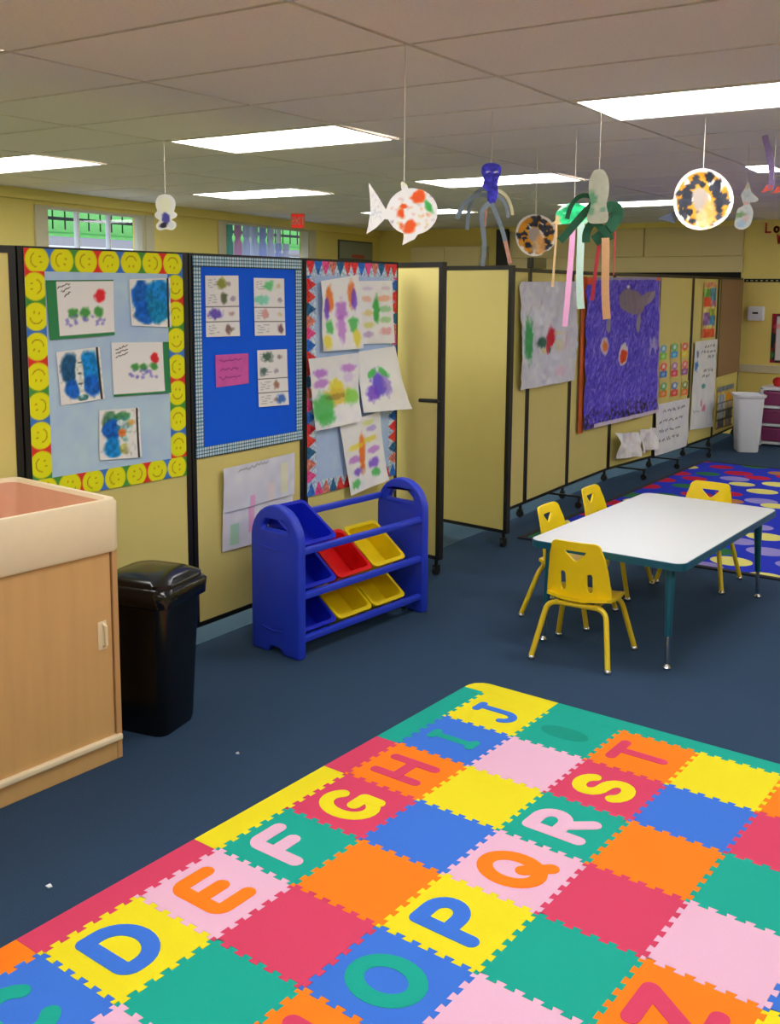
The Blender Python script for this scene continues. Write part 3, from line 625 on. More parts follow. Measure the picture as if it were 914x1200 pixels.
def p_d2(s, t, w, h):
    P = p_text([(.93, .45, .9), (.87, .3, .95), (.81, .6, .9), (.66, .45, .85), (.6, .4, .7)], 8)(s, t, w, h)
    P.blob(.15*w, .86*h, .05*w, .04*h, (60, 70, 100), .7, .6, .8); P.blob(.12*w, .72*h, .07*w, .06*h, (40, 110, 180), .9, .5, .8); P.blob(.5*w, .48*h, .08*w, .03*h, (50, 130, 130), .8, .5, .8)
    P.blob(.42*w, .3*h, .04*w, .04*h, (200, 90, 130), .8, .6, .9); P.blob(.55*w, .23*h, .08*w, .04*h, (210, 90, 130), .8, .6, .9); P.scrib(.1*w, .2*h, .35*w, .2*h, .004, (110, 110, 120), .7, .01, 2); return P.c
sheet('lettered_sheet', k5, k6, [(.075, 1.151), (.765, 1.156), (.75, .22), (.04, .261)], p_d2, .009, .006, lab='tall white chart sheet with blue and pink doodles, beside the brown cork board', cat='paper', wave=.012, seed=5)
def p_chart(s, t, w, h):
    P = Pic(s, t, (216, 186, 120)); P.rect(.1*w, .93*h, .9*w, h, (222, 150, 120))
    P.rect(.05*w, .72*h, .5*w, .88*h, (110, 170, 80)); P.rect(.5*w, .66*h, .95*w, .9*h, (90, 150, 170)); P.rect(.05*w, .56*h, .55*w, .74*h, (226, 80, 50)); P.rect(.6*w, .56*h, .95*w, .68*h, (170, 110, 150))
    P.rect(.5*w, .38*h, .95*w, .52*h, (150, 170, 70)); P.rect(.05*w, .22*h, .5*w, .46*h, (140, 100, 160)); P.rect(.5*w, .22*h, .95*w, .4*h, (80, 140, 180)); P.rect(.02*w, 0, .95*w, .17*h, (226, 90, 50)); P.speck(.5, 25); return P.c
sheet('number_chart', k5, k6, [(.296, 1.744), (.70, 1.748), (.70, 1.181), (.289, 1.183)], p_chart, .012, .005, lab='narrow chart of coloured blocks above the tall white sheet', cat='poster')
ca = Vector((k6[0], k6[1], 0)); cu = (Vector((*k7, 0))-ca).normalized(); cn = Vector((cu.y, -cu.x, 0))
cb = MB().box((.07, -.012, .745), (1.045, -.001, 1.785)).build('cork_board', M_cork, None, loc=(ca.x, ca.y, 0), rot=(0, 0, math.atan2(cu.y, cu.x))); tag(cb, 'brown cork board on the last divider panel by the far wall', 'cork board')
def p_ch2(s, t, w, h):
    P = Pic(s, t, (196, 170, 96)); P.rect(0, .88*h, w, h, (110, 120, 130))
    for j in range(4):
        y = .64-.2*j; P.rect(.08*w, y*h, .45*w, (y+.16)*h, (150, 160, 176) if j < 3 else (90, 90, 100)); P.rect(.52*w, y*h, .94*w, (y+.16)*h, [(226, 150, 40), (150, 140, 120), (90, 90, 96), (120, 116, 110)][j]); P.rect(0, (y-.035)*h, w, y*h, (60, 64, 74), .9)
    P.speck(.4, 30); return P.c
sheet('weather_chart', k6, k7, [(.13, .625), (.86, .62), (.86, .138), (.13, .165)], p_ch2, .012, .006, lab='grey and yellow chart below the brown cork board, partly behind the white bin', cat='poster')
# far wall things
thm = empty('wall_dispenser', (-2.70, Y1, 1.33)); tag(thm, 'small white box fixed on the far yellow wall beside the cork board', 'wall box')
MB().loft([rrect(.17, .07, .015, 0, 0, -.036), rrect(.18, .085, .018, .03, 0, -.044), rrect(.18, .085, .018, .14, 0, -.044), rrect(.165, .07, .015, .16, 0, -.037)]).build('body', M_white, thm, True)
MB().box((-.03, -.092, .075), (.03, -.084, .095)).build('slot', M_black, thm)
def p_post(s, t, w, h):
    P = Pic(s, t, (212, 206, 212)); b = .055
    edge = (s < b) | (t < b*.6) | (t > h-b*.6)
    P.over((150, 30, 50), edge*1.0); P.over((30, 40, 40), edge*np.clip((vnoise(s, t, 14)-.45)*8, 0, 1)); P.over((60, 110, 60), edge*np.clip((vnoise(s+4, t+1, 11)-.62)*8, 0, 1))
    P.blob(b*1.9+.15, h-.14, .2, .04, (214, 110, 120), .8, .6, .4)
    for j in range(3): P.scrib(b*2, h*(.62-.16*j), w*.8, h*(.62-.16*j), .006, (110, 100, 110), .7, .01, j)
    return P.c
sheet('poster', (-2.86, Y1), (XR, Y1), [(.33, 1.41), (1.05, 1.41), (1.05, .855), (.33, .855)], p_post, .012, .006, lab='white poster with a red patterned border on the far yellow wall', cat='poster')
M_rl = mat('red_letter_card', (214, 66, 58), .7, .08, 40)
# =================================================================== FOAM MAT
TILE = .30
MO = (-2.051, .605); MR = math.radians(-4.611)     # mat axes: u -> local +y, v -> local +x
mat_o = empty('foam_play_mat', (MO[0], MO[1], 0), MR)
tag(mat_o, 'colourful interlocking alphabet foam play mat on the navy carpet', 'play mat')
TH = .011; NT = 6; AMP = .048
def prof():      # (t, offset) dovetail profile along one tile side
    pr = [(0, 0)]
    for i in range(NT):
        a = i/NT; p = 1/NT
        pr += [(a+p*.30, 0), (a+p*.22, AMP), (a+p*.78, AMP), (a+p*.70, 0)]
    return pr + [(1, 0)]
PR = prof()
def foam_mesh(name, u0, u1, v0, v1, edges):
    """edges: which sides carry teeth: dict of low-u, high-u, low-v, high-v; coordinates in tiles; x = v, y = u"""
    out = []; e = .0022
    def side(fixed, along, rng, teeth, rev):
        lo, hi = rng; pts = []
        if teeth:
            n = round(hi-lo)
            for k in range(n):
                for t, o in PR[:-1] if k < n-1 else PR: pts.append((lo+k+t, fixed+o))
        else: pts = [(lo, fixed), (hi, fixed)]
        if rev: pts = pts[::-1]
        return [(q, p) if along == 'u' else (p, q) for p, q in pts]   # -> (v,u)
    # counter clockwise in (x=v,y=u): low-u side v0->v1 ; high-v side u0->u1 ; high-u side v1->v0 ; low-v side u1->u0
    a = side(u0, 'v', (v0, v1), edges.get('u0'), False); a = [(p, q) for p, q in a]
    b = side(v1, 'u', (u0, u1), edges.get('v1'), False)
    c = side(u1, 'v', (v0, v1), edges.get('u1'), True)
    d = side(v0, 'u', (u0, u1), edges.get('v0'), True)
    poly = a[:-1]+b[:-1]+c[:-1]+d[:-1]
    # tiny inward offset for the seam
    n = len(poly); pin = []
    for i in range(n):
        p0 = Vector(poly[i-1]); p1 = Vector(poly[i]); p2 = Vector(poly[(i+1) % n]); d1 = (p1-p0).normalized(); d2 = (p2-p1).normalized()
        nn = Vector((-d1.y, d1.x)) + Vector((-d2.y, d2.x)); nn = nn.normalized() if nn.length > 1e-6 else Vector((0, 0))
        pin.append(p1 + nn*e)
    tris = tessellate_polygon([[Vector((p.x, p.y, 0)) for p in pin]])
    m = MB(); vs = [(p.x*TILE, p.y*TILE, TH) for p in pin] + [(p.x*TILE, p.y*TILE, 0) for p in pin]; fs = []
    for t in tris:
        a_, b_, c_ = t
        if (pin[b_]-pin[a_]).cross(pin[c_]-pin[a_]) < 0: a_, c_ = c_, a_
        fs.append((a_, b_, c_))
    fs += [(i, i+n, (i+1) % n+n, (i+1) % n) for i in range(n)]
    m.add(vs, fs); return m.mesh(name)
def soften(strokes, r):
    out = []
    for st in strokes:
        P = []
        for p in st:
            p = Vector(p)
            if not P or (p-P[-1]).length > 1e-5: P.append(p)
        cur = [P[0]]; prev = P[0]
        for i in range(1, len(P)-1):
            d1 = P[i]-prev; d2 = P[i+1]-P[i]; th = d1.angle(d2)
            if th < .45: cur.append(P[i]); prev = P[i]; continue
            R_ = r*1.12; c = R_*math.tan(th/2)
            if th > 2.0 or c > d1.length*.98 or c > d2.length*.5:
                cur.append(P[i]); out.append(cur); cur = [P[i]]; prev = P[i]; continue
            u1 = d1.normalized(); u2 = d2.normalized(); A_ = P[i]-u1*c; sg = 1 if u1.cross(u2) > 0 else -1
            cen = A_ + Vector((-u1.y, u1.x))*R_*sg; v = A_-cen
            for k in range(7):
                a_ = sg*th*k/6; cur.append(cen+Vector((v.x*math.cos(a_)-v.y*math.sin(a_), v.x*math.sin(a_)+v.y*math.cos(a_))))
            prev = cur[-1]
        cur.append(P[-1]); out.append(cur)
    return out
def letter_mesh(strokes, w=.07):
    m = MB(); z0 = TH-.002; r = w*TILE
    strokes = soften([[((.775-.55*y)*TILE, (.245+.51*x)*TILE) for x, y in st] for st in strokes], r)
    for si, st in enumerate(strokes):
        z1 = TH+.0012+si*.0003
        # letter x = +u (local y), letter up = -v (local -x)
        P = [Vector(p) for p in st]
        Q = [P[0]]
        for p in P[1:]:
            if (p-Q[-1]).length > 1e-5: Q.append(p)
        closed_ = (Q[0]-Q[-1]).length < 1e-4
        if closed_: Q.pop()
        n = len(Q); Lp, Rp = [], []
        for i in range(n):
            a_ = Q[i-1] if (i or closed_) else None; c_ = Q[(i+1) % n] if (i < n-1 or closed_) else None
            d1 = (Q[i]-a_).normalized() if a_ is not None else (c_-Q[i]).normalized(); d2 = (c_-Q[i]).normalized() if c_ is not None else d1
            n1 = Vector((-d1.y, d1.x)); n2 = Vector((-d2.y, d2.x)); nn = (n1+n2); k = 2*r/max(nn.length_squared, .9) if nn.length > 1e-6 else 0
            Lp.append(Q[i]+nn*k); Rp.append(Q[i]-nn*k)
        if closed_:
            vs = [(p.x, p.y, z1) for p in Lp]+[(p.x, p.y, z1) for p in Rp]+[(p.x, p.y, z0) for p in Lp]+[(p.x, p.y, z0) for p in Rp]; fs = []
            for i in range(n):
                j = (i+1) % n; fs += [(n+i, n+j, j, i), (i, j, 2*n+j, 2*n+i), (n+j, n+i, 3*n+i, 3*n+j)]
            m.add(vs, fs)
        else:
            def cap(c, d):     # half disc from the right side over the end to the left side
                a0 = math.atan2(-d.x, d.y); return [c+Vector((math.cos(a0+PI*t/8), math.sin(a0+PI*t/8)))*r for t in range(1, 8)]
            loop = Rp + cap(Q[-1], (Q[-1]-Q[-2]).normalized()) + Lp[::-1] + cap(Q[0], (Q[0]-Q[1]).normalized())
            tr = tessellate_polygon([[Vector((p.x, p.y, 0)) for p in loop]]); k = len(loop); fs = []
            for t in tr:
                a_, b_, c_ = t
                if (loop[b_]-loop[a_]).cross(loop[c_]-loop[a_]) < 0: a_, c_ = c_, a_
                fs.append((a_, b_, c_))
            fs += [(i, i+k, (i+1) % k+k, (i+1) % k) for i in range(k)]
            m.add([(p.x, p.y, z1) for p in loop]+[(p.x, p.y, z0) for p in loop], fs)
    return m.mesh('letter')
LET = {
 'C': [arc(.5, .5, .42, .5, 45, 315, 18)],
 'D': [[(.12, .5), (.12, 1)] + arc(.4, .5, .48, .5, 90, -90, 14) + [(.12, 0), (.12, .5)]],
 'E': [[(.85, 1), (.15, 1), (.15, 0), (.85, 0)], [(.15, .5), (.72, .5)]],
 'F': [[(.85, 1), (.15, 1), (.15, 0)], [(.15, .52), (.7, .52)]],
 'G': [arc(.48, .5, .42, .5, 50, 340, 20) + [(.88, .42), (.52, .42)], [(.88, .42), (.88, .08)]],
 'H': [[(.12, 0), (.12, 1)], [(.88, 0), (.88, 1)], [(.12, .5), (.88, .5)]],
 'I': [[(.5, 0), (.5, 1)], [(.36, 0), (.64, 0)], [(.36, 1), (.64, 1)]],
 'J': [[(.45, 1), (.8, 1)], [(.65, 1), (.65, .28)] + arc(.4, .28, .25, .28, 0, -160, 10)],
 'O': [arc(.5, .5, .44, .5, 0, 360, 26)],
 'P': [[(.15, 0), (.15, 1)], [(.15, 1), (.5, 1)] + arc(.52, .72, .33, .28, 90, -90, 12) + [(.15, .44)]],
 'Q': [arc(.47, .5, .42, .5, 0, 360, 26), [(.55, .32), (.92, -.05)]],
 'R': [[(.15, 0), (.15, 1)], [(.15, 1), (.5, 1)] + arc(.52, .73, .33, .27, 90, -90, 12) + [(.15, .46)], [(.48, .46), (.88, 0)]],
 'S': [arc(.5, .75, .34, .25, 20, 270, 12) + arc(.5, .25, .36, .25, 90, -160, 12)],
 'T': [[(.08, 1), (.92, 1)], [(.5, 1), (.5, 0)]],
 'N': [[(.12, 0), (.12, 1), (.88, 0), (.88, 1)]],
 'Z': [[(.12, 1), (.88, 1), (.12, 0), (.88, 0)]],
}
LETW = {'I': .056, 'J': .058, 'T': .066, 'H': .066}
MATC = {  # (u,v): colour (letter, letter colour)
 (2,0):('blue','C','green'),(3,0):('yellow','D','blue'),(4,0):('pink','E','orange'),(5,0):('green','F','pink'),(6,0):('crimson','G','yellow'),(7,0):('orange','H','crimson'),(8,0):('blue','I','green'),(9,0):('yellow','J','blue'),
 (2,1):('pink',),(3,1):('green',),(4,1):('crimson',),(5,1):('orange',),(6,1):('blue',),(7,1):('yellow',),(8,1):('pink',),(9,1):('green',),
 (2,2):('crimson',),(3,2):('orange','N','crimson'),(4,2):('blue','O','green'),(5,2):('yellow','P','blue'),(6,2):('pink','Q','orange'),(7,2):('green','R','pink'),(8,2):('crimson','S','yellow'),(9,2):('orange','T','crimson'),
 (2,3):('blue',),(3,3):('yellow',),(4,3):('pink',),(5,3):('green',),(6,3):('crimson',),(7,3):('orange',),(8,3):('blue',),(9,3):('yellow',),
 (4,4):('crimson',),(5,4):('orange','Z','crimson'),(6,4):('pink',),(7,4):('green',),(8,4):('crimson',),(9,4):('orange',),
 (5,5):('yellow',),(6,5):('blue',),(7,5):('yellow',),(8,5):('orange',),(9,5):('pink',)}
CYC = ['blue', 'yellow', 'pink', 'green', 'crimson', 'orange']
UMIN, VMAX = 0, 8
tm = foam_mesh('foam_tile', 0, 1, 0, 1, {'u0': 1, 'u1': 1, 'v0': 1, 'v1': 1})
for u in range(UMIN, 10):
    for v in range(0, VMAX):
        spec = MATC.get((u, v)) or (CYC[(u-2+2*v) % 6],)
        t = link_shared('foam_tile', tm, MATS['foam_'+spec[0]], mat_o, (v*TILE, u*TILE, random.uniform(0, .0006)))
        if len(spec) > 1:
            l = link('letter', letter_mesh(LET[spec[1]], LETW.get(spec[1], .078)), MATS['foam_'+spec[2]], t); l['label'] = '%s foam letter %s' % (spec[2], spec[1])
        if (u, v) == (9, 1):
            m = MB(); n = 24; pts = [((.5+.32*math.cos(2*PI*k/n))*TILE, (.5+.16*math.sin(2*PI*k/n))*TILE) for k in range(n)]
            m.add([(x, y, TH+.0008) for x, y in pts]+[(x, y, TH-.002) for x, y in pts], [tuple(range(n))]+[(i, i+n, (i+1) % n+n, (i+1) % n) for i in range(n)])
            l = m.build('oval_inlay', MATS['foam_darkgreen'], t); l['label'] = 'darker green oval inlay'
BWD = .30
def strip(u0, u1, v0, v1, edges, col):
    me = foam_mesh('border_strip', u0, u1, v0, v1, edges); link('border_strip', me, MATS['foam_'+col], mat_o)
strip(UMIN, 3, -BWD, 0, {'v1': 1}, 'orange'); strip(3, 5, -BWD, 0, {'v1': 1}, 'crimson'); strip(5, 7, -BWD, 0, {'v1': 1}, 'yellow'); strip(7, 8, -BWD, 0, {'v1': 1}, 'crimson'); strip(8, 10, -BWD, 0, {'v1': 1}, 'green')
strip(10, 10+BWD, 0, 1, {'u0': 1}, 'yellow'); strip(10, 10+BWD, 1, VMAX, {'u0': 1}, 'green')
cr = MB(); R = BWD; pts = [(0, 10)] + [(R*math.cos(math.radians(a))*1.0, 10+R*math.sin(math.radians(a))) for a in (90, 105, 120, 135, 150, 165, 180)]
pts = [(0.004, 10.004), (0.004, 10+R), (-.08, 10+R*.99), (-.17, 10+R*.9), (-.25, 10+R*.68), (-.29, 10+R*.36), (-.30, 10.004)]
n = len(pts); cr.add([(x*TILE, y*TILE, TH) for x, y in pts]+[(x*TILE, y*TILE, 0) for x, y in pts], [tuple(range(n))]+[(i, i+n, (i+1) % n+n, (i+1) % n) for i in range(n)])
cr.build('border_corner', MATS['foam_yellow'], mat_o)

# =================================================================== SPOTTED RUG
def rug_mat():
    m = bpy.data.materials.new('spotted_rug'); m.use_nodes = True; nt = m.node_tree; N = nt.nodes; L = nt.links; b = N['Principled BSDF']; b.inputs['Roughness'].default_value = .95; b.inputs['Specular IOR Level'].default_value = .1
    tc = N.new('ShaderNodeTexCoord')
    def mth(op, a, c=None, d=None):
        n = N.new('ShaderNodeMath'); n.operation = op
        for i, x in enumerate((a, c, d)):
            if x is None: continue
            if isinstance(x, (int, float)): n.inputs[i].default_value = x
            else: L.new(x, n.inputs[i])
        return n.outputs[0]
    sx = N.new('ShaderNodeSeparateXYZ'); L.new(tc.outputs['Object'], sx.inputs[0])
    prev = None
    base = N.new('ShaderNodeRGB'); base.outputs[0].default_value = (*S(40, 56, 190), 1); prev = base.outputs[0]
    for k, (cw, chh, ox, oy, r) in enumerate([(.46, .40, 0, 0, .30), (.46, .40, .23, .2, .26)]):
        gx = mth('DIVIDE', mth('ADD', sx.outputs[0], 20+ox), cw); gy0 = mth('DIVIDE', mth('ADD', sx.outputs[1], 20+oy), chh)
        ix = mth('FLOOR', gx); iy = mth('FLOOR', gy0)
        cv = N.new('ShaderNodeCombineXYZ'); L.new(ix, cv.inputs[0]); L.new(iy, cv.inputs[1]); cv.inputs[2].default_value = k*7.3
        wnz = N.new('ShaderNodeTexWhiteNoise'); L.new(cv.outputs[0], wnz.inputs['Vector'])
        sp = N.new('ShaderNodeSeparateColor'); L.new(wnz.outputs['Color'], sp.inputs[0])
        fx = mth('SUBTRACT', mth('SUBTRACT', gx, ix), mth('ADD', .5, mth('MULTIPLY', mth('SUBTRACT', sp.outputs[0], .5), .34)))
        fy = mth('SUBTRACT', mth('SUBTRACT', gy0, iy), mth('ADD', .5, mth('MULTIPLY', mth('SUBTRACT', sp.outputs[1], .5), .34)))
        d = mth('SQRT', mth('ADD', mth('MULTIPLY', fx, fx), mth('MULTIPLY', fy, fy)))
        msk = mth('LESS_THAN', d, r*.92)
        rp = N.new('ShaderNodeValToRGB'); rp.color_ramp.interpolation = 'CONSTANT'; L.new(wnz.outputs['Value'], rp.inputs[0])
        cs = [(0, (226, 218, 120)), (.27, (190, 30, 60)), (.5, (44, 108, 70)), (.72, (150, 140, 206)), (.9, (180, 120, 70))]
        el = rp.color_ramp.elements; el[0].position = 0; el[0].color = (*S(*cs[0][1]), 1); el[1].position = cs[1][0]; el[1].color = (*S(*cs[1][1]), 1)
        for p, c in cs[2:]:
            e = el.new(p); e.color = (*S(*c), 1)
        mx = N.new('ShaderNodeMix'); mx.data_type = 'RGBA'; L.new(msk, mx.inputs['Factor']); L.new(prev, mx.inputs['A']); L.new(rp.outputs[0], mx.inputs['B']); prev = mx.outputs['Result']
    L.new(prev, b.inputs['Base Color']); MATS['spotted_rug'] = m; return m
rug = empty('spotted_rug', (-2.80, 6.12, 0), math.radians(-2.5)); tag(rug, 'blue area rug printed with yellow, red, green and lilac spots', 'rug')
MB().loft([rrect(3.5, 3.82, .05, .0, 1.75, 1.91), rrect(3.5, 3.82, .05, .008, 1.75, 1.91)]).build('pile', rug_mat(), rug)
e_ = MB()
for a, b in (((-.03, -.03, 0), (3.53, .012, .010)), ((-.03, 3.80, 0), (3.53, 3.85, .010)), ((-.03, .012, 0), (.012, 3.80, .010)), ((3.49, .012, 0), (3.53, 3.80, .010))): e_.box(a, b)
e_.build('binding', mat('black_binding', (24, 26, 34), .9, .1, 60), rug)

# =================================================================== SAND TABLE CABINET
cab = empty('sand_table', (-2.625, 2.39, 0), math.radians(-6)); tag(cab, 'maple sand table cabinet with a cream plastic tub on top', 'sand table')
LN, DP = 1.35, .62
b = MB(); b.box((-DP, -LN, 0), (-.02, -LN+.022, .765)); b.box((-DP, -.022, 0), (0, 0, .765), .003); b.box((-DP, -LN, .0), (-DP+.02, 0, .765)); b.box((-DP+.02, -LN+.022, .08), (-.02, -.022, .10)); b.box((-.03, -LN, 0), (-.006, -.022, .075)); b.box((-DP+.02, -LN+.022, .74), (-.02, -.022, .76))
b.build('body', M_mapled, cab)
MB().box((-.020, -.72, .085), (-.006, -.026, .762), .003).build('sliding_door', M_maple, cab)
d2 = MB().box((-.036, -LN+.03, .085), (-.022, -.66, .762), .003).build('sliding_door', M_maple, cab)
dd = [c for c in cab.children if c.name.startswith('sliding_door')][0]
h = MB(); h.tube([(-.006, -.062, .505), (.010, -.062, .498), (.010, -.062, .432), (-.006, -.062, .425)], .0055, 8); h.box((-.0065, -.085, .415), (-.004, -.05, .515)); h.build('handle', M_tub, dd, True)
MB().box((-.03, -LN, .070), (.012, -.004, .092), .006).build('door_track', M_tub, cab)
MB().box((-.014, -LN, 0), (-.002, -.022, .07), .002).build('plinth', M_maple, cab)
tb = MB(); o_ = 20
def rr(w, d, r, z): return rrect(w, d, r, z, -DP/2, -LN/2)
tb.loft([rr(DP+.01, LN+.01, .03, .755), rr(DP+.02, LN+.02, .03, .765), rr(DP+.024, LN+.024, .035, .925), rr(DP+.012, LN+.012, .04, .938), rr(DP-.028, LN-.028, .04, .938), rr(DP-.04, LN-.04, .04, .925)], True, False)
tub = tb.build('tub', M_tub, cab, True)
ti = MB(); ti.loft([rr(DP-.04, LN-.04, .04, .925), rr(DP-.11, LN-.11, .05, .775)], False, True)
for i, f in enumerate(ti.f): ti.f[i] = f
ti.build('tub_inside', M_tubin, cab, True)

# =================================================================== BLACK TRASH CAN
tc_ = empty('trash_can', (-2.735, 2.66, 0), math.radians(10)); tag(tc_, 'tall glossy black lidded trash can between the sand table and the divider', 'trash can')
M_bag = mat('shiny_black_bag', (12, 12, 13), .16, .1, 12, .9, 26)
MB().loft([rrect(.215, .215, .04, 0), rrect(.225, .225, .04, .02), rrect(.275, .27, .045, .54), rrect(.28, .275, .045, .56)]).build('body', M_blackg, tc_, True)
MB().loft([rrect(.292, .286, .045, .500), rrect(.315, .300, .045, .506), rrect(.325, .31, .05, .560), rrect(.29, .275, .06, .580)]).build('bag_rim', M_bag, tc_, True, 60)
MB().loft([rrect(.300, .285, .06, .572), rrect(.300, .285, .06, .588), rrect(.24, .225, .07, .606), rrect(.10, .09, .04, .611)]).build('lid', M_blackg, tc_, True, 60)

# =================================================================== BLUE TOY SHELF
shf = empty('toy_shelf', (-2.82, 3.49, 0), math.radians(-7.2)); tag(shf, 'royal blue plastic toy shelf with arched ends and slanted bins', 'toy shelf')
# local: y along length 0..0.95, x depth (front = +x) -.155..+.155
def end_outline():
    hw = .155
    pts = [(-hw, .0), (-.05, .0), (-.035, .03), (.03, .03), (.05, .0), (hw, .0), (hw, .5)]
    pts += [(hw*math.cos(math.radians(a)), .53+.16*math.sin(math.radians(a))) for a in range(8, 180, 12)] + [(-hw, .5)]
    return pts
hole = [(-.085, .575), (.085, .575), (.080, .598), (.045, .628), (-.045, .628), (-.080, .598)]
em = plate_mesh('end_panel', end_outline(), [hole], .05)
bmx = bmesh.new(); bmx.from_mesh(em); ed = [e for e in bmx.edges if len(e.link_faces) == 2 and e.calc_face_angle(0) > .9]
bmesh.ops.bevel(bmx, geom=ed, offset=.012, segments=3, affect='EDGES', profile=.5); bmx.to_mesh(em); bmx.free()
for p in em.polygons: p.use_smooth = True
em.set_sharp_from_angle(angle=math.radians(40))
for yy in (.025, .925):
    o = link('end_panel', em, M_blue, shf, (0, yy, 0))
    g = MB()
    sgn = -1 if yy < .5 else 1     # moulded panel lines on the outside face, in plate coordinates (plate front = -y_local)
    for (x0, x1, z) in ((-.10, .07, .50), (-.08, .05, .12)): g.tube([(x0, .026*(-1 if yy < .5 else 1), z), ((x0+x1)/2, .0265*(-1 if yy < .5 else 1), z-.012), (x1, .026*(-1 if yy < .5 else 1), z-.006)], .003, 6)
    g.build('moulding', M_blue, o, True)
TIER = [(.49, .585), (.285, .40), (.085, .20)]       # (front rail z, rear rail z)
for zf, zr in TIER:
    MB().box((.115, .045, zf-.014), (.145, .905, zf+.016), .006).build('rail', M_blue, shf, True)
    zq = zr if zf > .4 else zr-.055
    MB().box((-.145, .045, zq-.014), (-.118, .905, zq+.016), .006).build('rail', M_blue, shf, True)
def bin_mesh(name, w=.248, d=.270, hgt=.100):
    t = .005; m = MB()
    # open top tray: outer wall up, lip out, inner wall down; local x = depth (front +x), y width
    so = [rrect(d-.07, w-.05, .022, 0), rrect(d-.03, w-.022, .025, hgt-.012), rrect(d, w, .028, hgt-.010), rrect(d, w, .028, hgt), rrect(d-.03-2*t, w-.022-2*t, .023, hgt), rrect(d-.07-2*t, w-.05-2*t, .02, t)]
    m.loft(so); me = m.mesh(name)
    for p in me.polygons: p.use_smooth = True
    me.set_sharp_from_angle(angle=math.radians(35)); return me
bmesh_ = bin_mesh('storage_bin')
Rsh = Matrix.Translation(shf.location) @ Matrix.Rotation(math.radians(-7.2), 4, 'Z')
def place_bin(tier, slot, material, lab):
    zf, zr = TIER[tier]; yc = .052 + .125 + slot*.258
    # tray floor line from the rear rail top to the front rail top
    tilt = math.atan2(zr-zf, .24)+.20
    o = bpy.data.objects.new('storage_bin', bmesh_); COL.objects.link(o)
    if len(bmesh_.materials) == 0: bmesh_.materials.append(None)
    o.material_slots[0].link = 'OBJECT'; o.material_slots[0].material = material
    Mx = Rsh @ Matrix.Translation((.0, yc, (zf+zr)/2+.012)) @ Matrix.Rotation(tilt, 4, 'Y')
    o.matrix_world = Mx @ Matrix.Translation((-.016, 0, -.066))
    tag(o, lab, 'bin', 'bins in the blue toy shelf')
    return o
place_bin(0, 0, M_blueb, 'dark blue bin alone on the top tier of the toy shelf')
place_bin(1, 0, M_blueb, 'dark blue bin on the middle tier of the toy shelf beside the red bin')
place_bin(1, 1, M_redb, 'red bin on the middle tier of the toy shelf')
place_bin(1, 2, M_yelb, 'yellow bin on the middle tier of the toy shelf beside the red bin')
place_bin(2, 0, M_blueb, 'dark blue bin on the bottom tier of the toy shelf')
place_bin(2, 1, M_yelb, 'yellow bin in the middle of the bottom tier of the toy shelf')
place_bin(2, 2, M_yelb, 'yellow bin at the right end of the bottom tier of the toy shelf')

# =================================================================== TABLE
TBH = .495; TW, TL = .751, 1.416
tbl = empty('activity_table', (-1.517, 4.972, 0), math.radians(-3.9)); tag(tbl, 'low rectangular activity table with white top, teal edge and teal legs', 'table')
MB().loft([rrect(TW-.008, TL-.008, .05, TBH-.028, seg=8), rrect(TW-.008, TL-.008, .05, TBH, seg=8)]).build('tabletop', M_lam, tbl)
ring_o = rrect(TW, TL, .054, 0, seg=8); ring_i = rrect(TW-.008, TL-.008, .05, 0, seg=8); n = len(ring_o); m = MB()
vs = [(x, y, TBH-.034) for x, y, _ in ring_o]+[(x, y, TBH-.003) for x, y, _ in ring_o]+[(x, y, TBH-.001) for x, y, _ in ring_i]+[(x, y, TBH-.034) for x, y, _ in ring_i]
m.add(vs, [(k*n+i, k*n+(i+1) % n, ((k+1) % 4)*n+(i+1) % n, ((k+1) % 4)*n+i) for k in range(4) for i in range(n)]); m.build('edge_band', M_teal, tbl, True)
for sx in (-1, 1):
    for sy in (-1, 1):
        x0, y0 = sx*(TW/2-.085), sy*(TL/2-.075); x1, y1 = sx*(TW/2-.07), sy*(TL/2-.045)
        f = lambda z: (x1+(x0-x1)*z/TBH, y1+(y0-y1)*z/TBH, z)
        l = MB().tube([f(TBH-.03), f(.32), f(.15)], [.024, .019, .015], 14).build('leg', M_teal, tbl, True)
        MB().tube([f(.16), f(.025)], .0105, 12).build('leg_extension', M_chrome, l, True)
        MB().lathe([(.006, .0), (.016, .002), (.018, .010), (.010, .022), (.008, .03)], 14, (x1, y1, 0)).build('glide', M_chrome, l, True)
        MB().box((x0-.05, y0-.05, TBH-.034), (x0+.05, y0+.05, TBH-.028)).build('mounting_plate', M_teal, l)
MB().box((-TW/2+.06, -TL/2+.06, TBH-.030), (TW/2-.06, TL/2-.06, TBH-.026)).build('underside', mat('brown_underside', (120, 96, 70), .8, .1, 20), tbl)

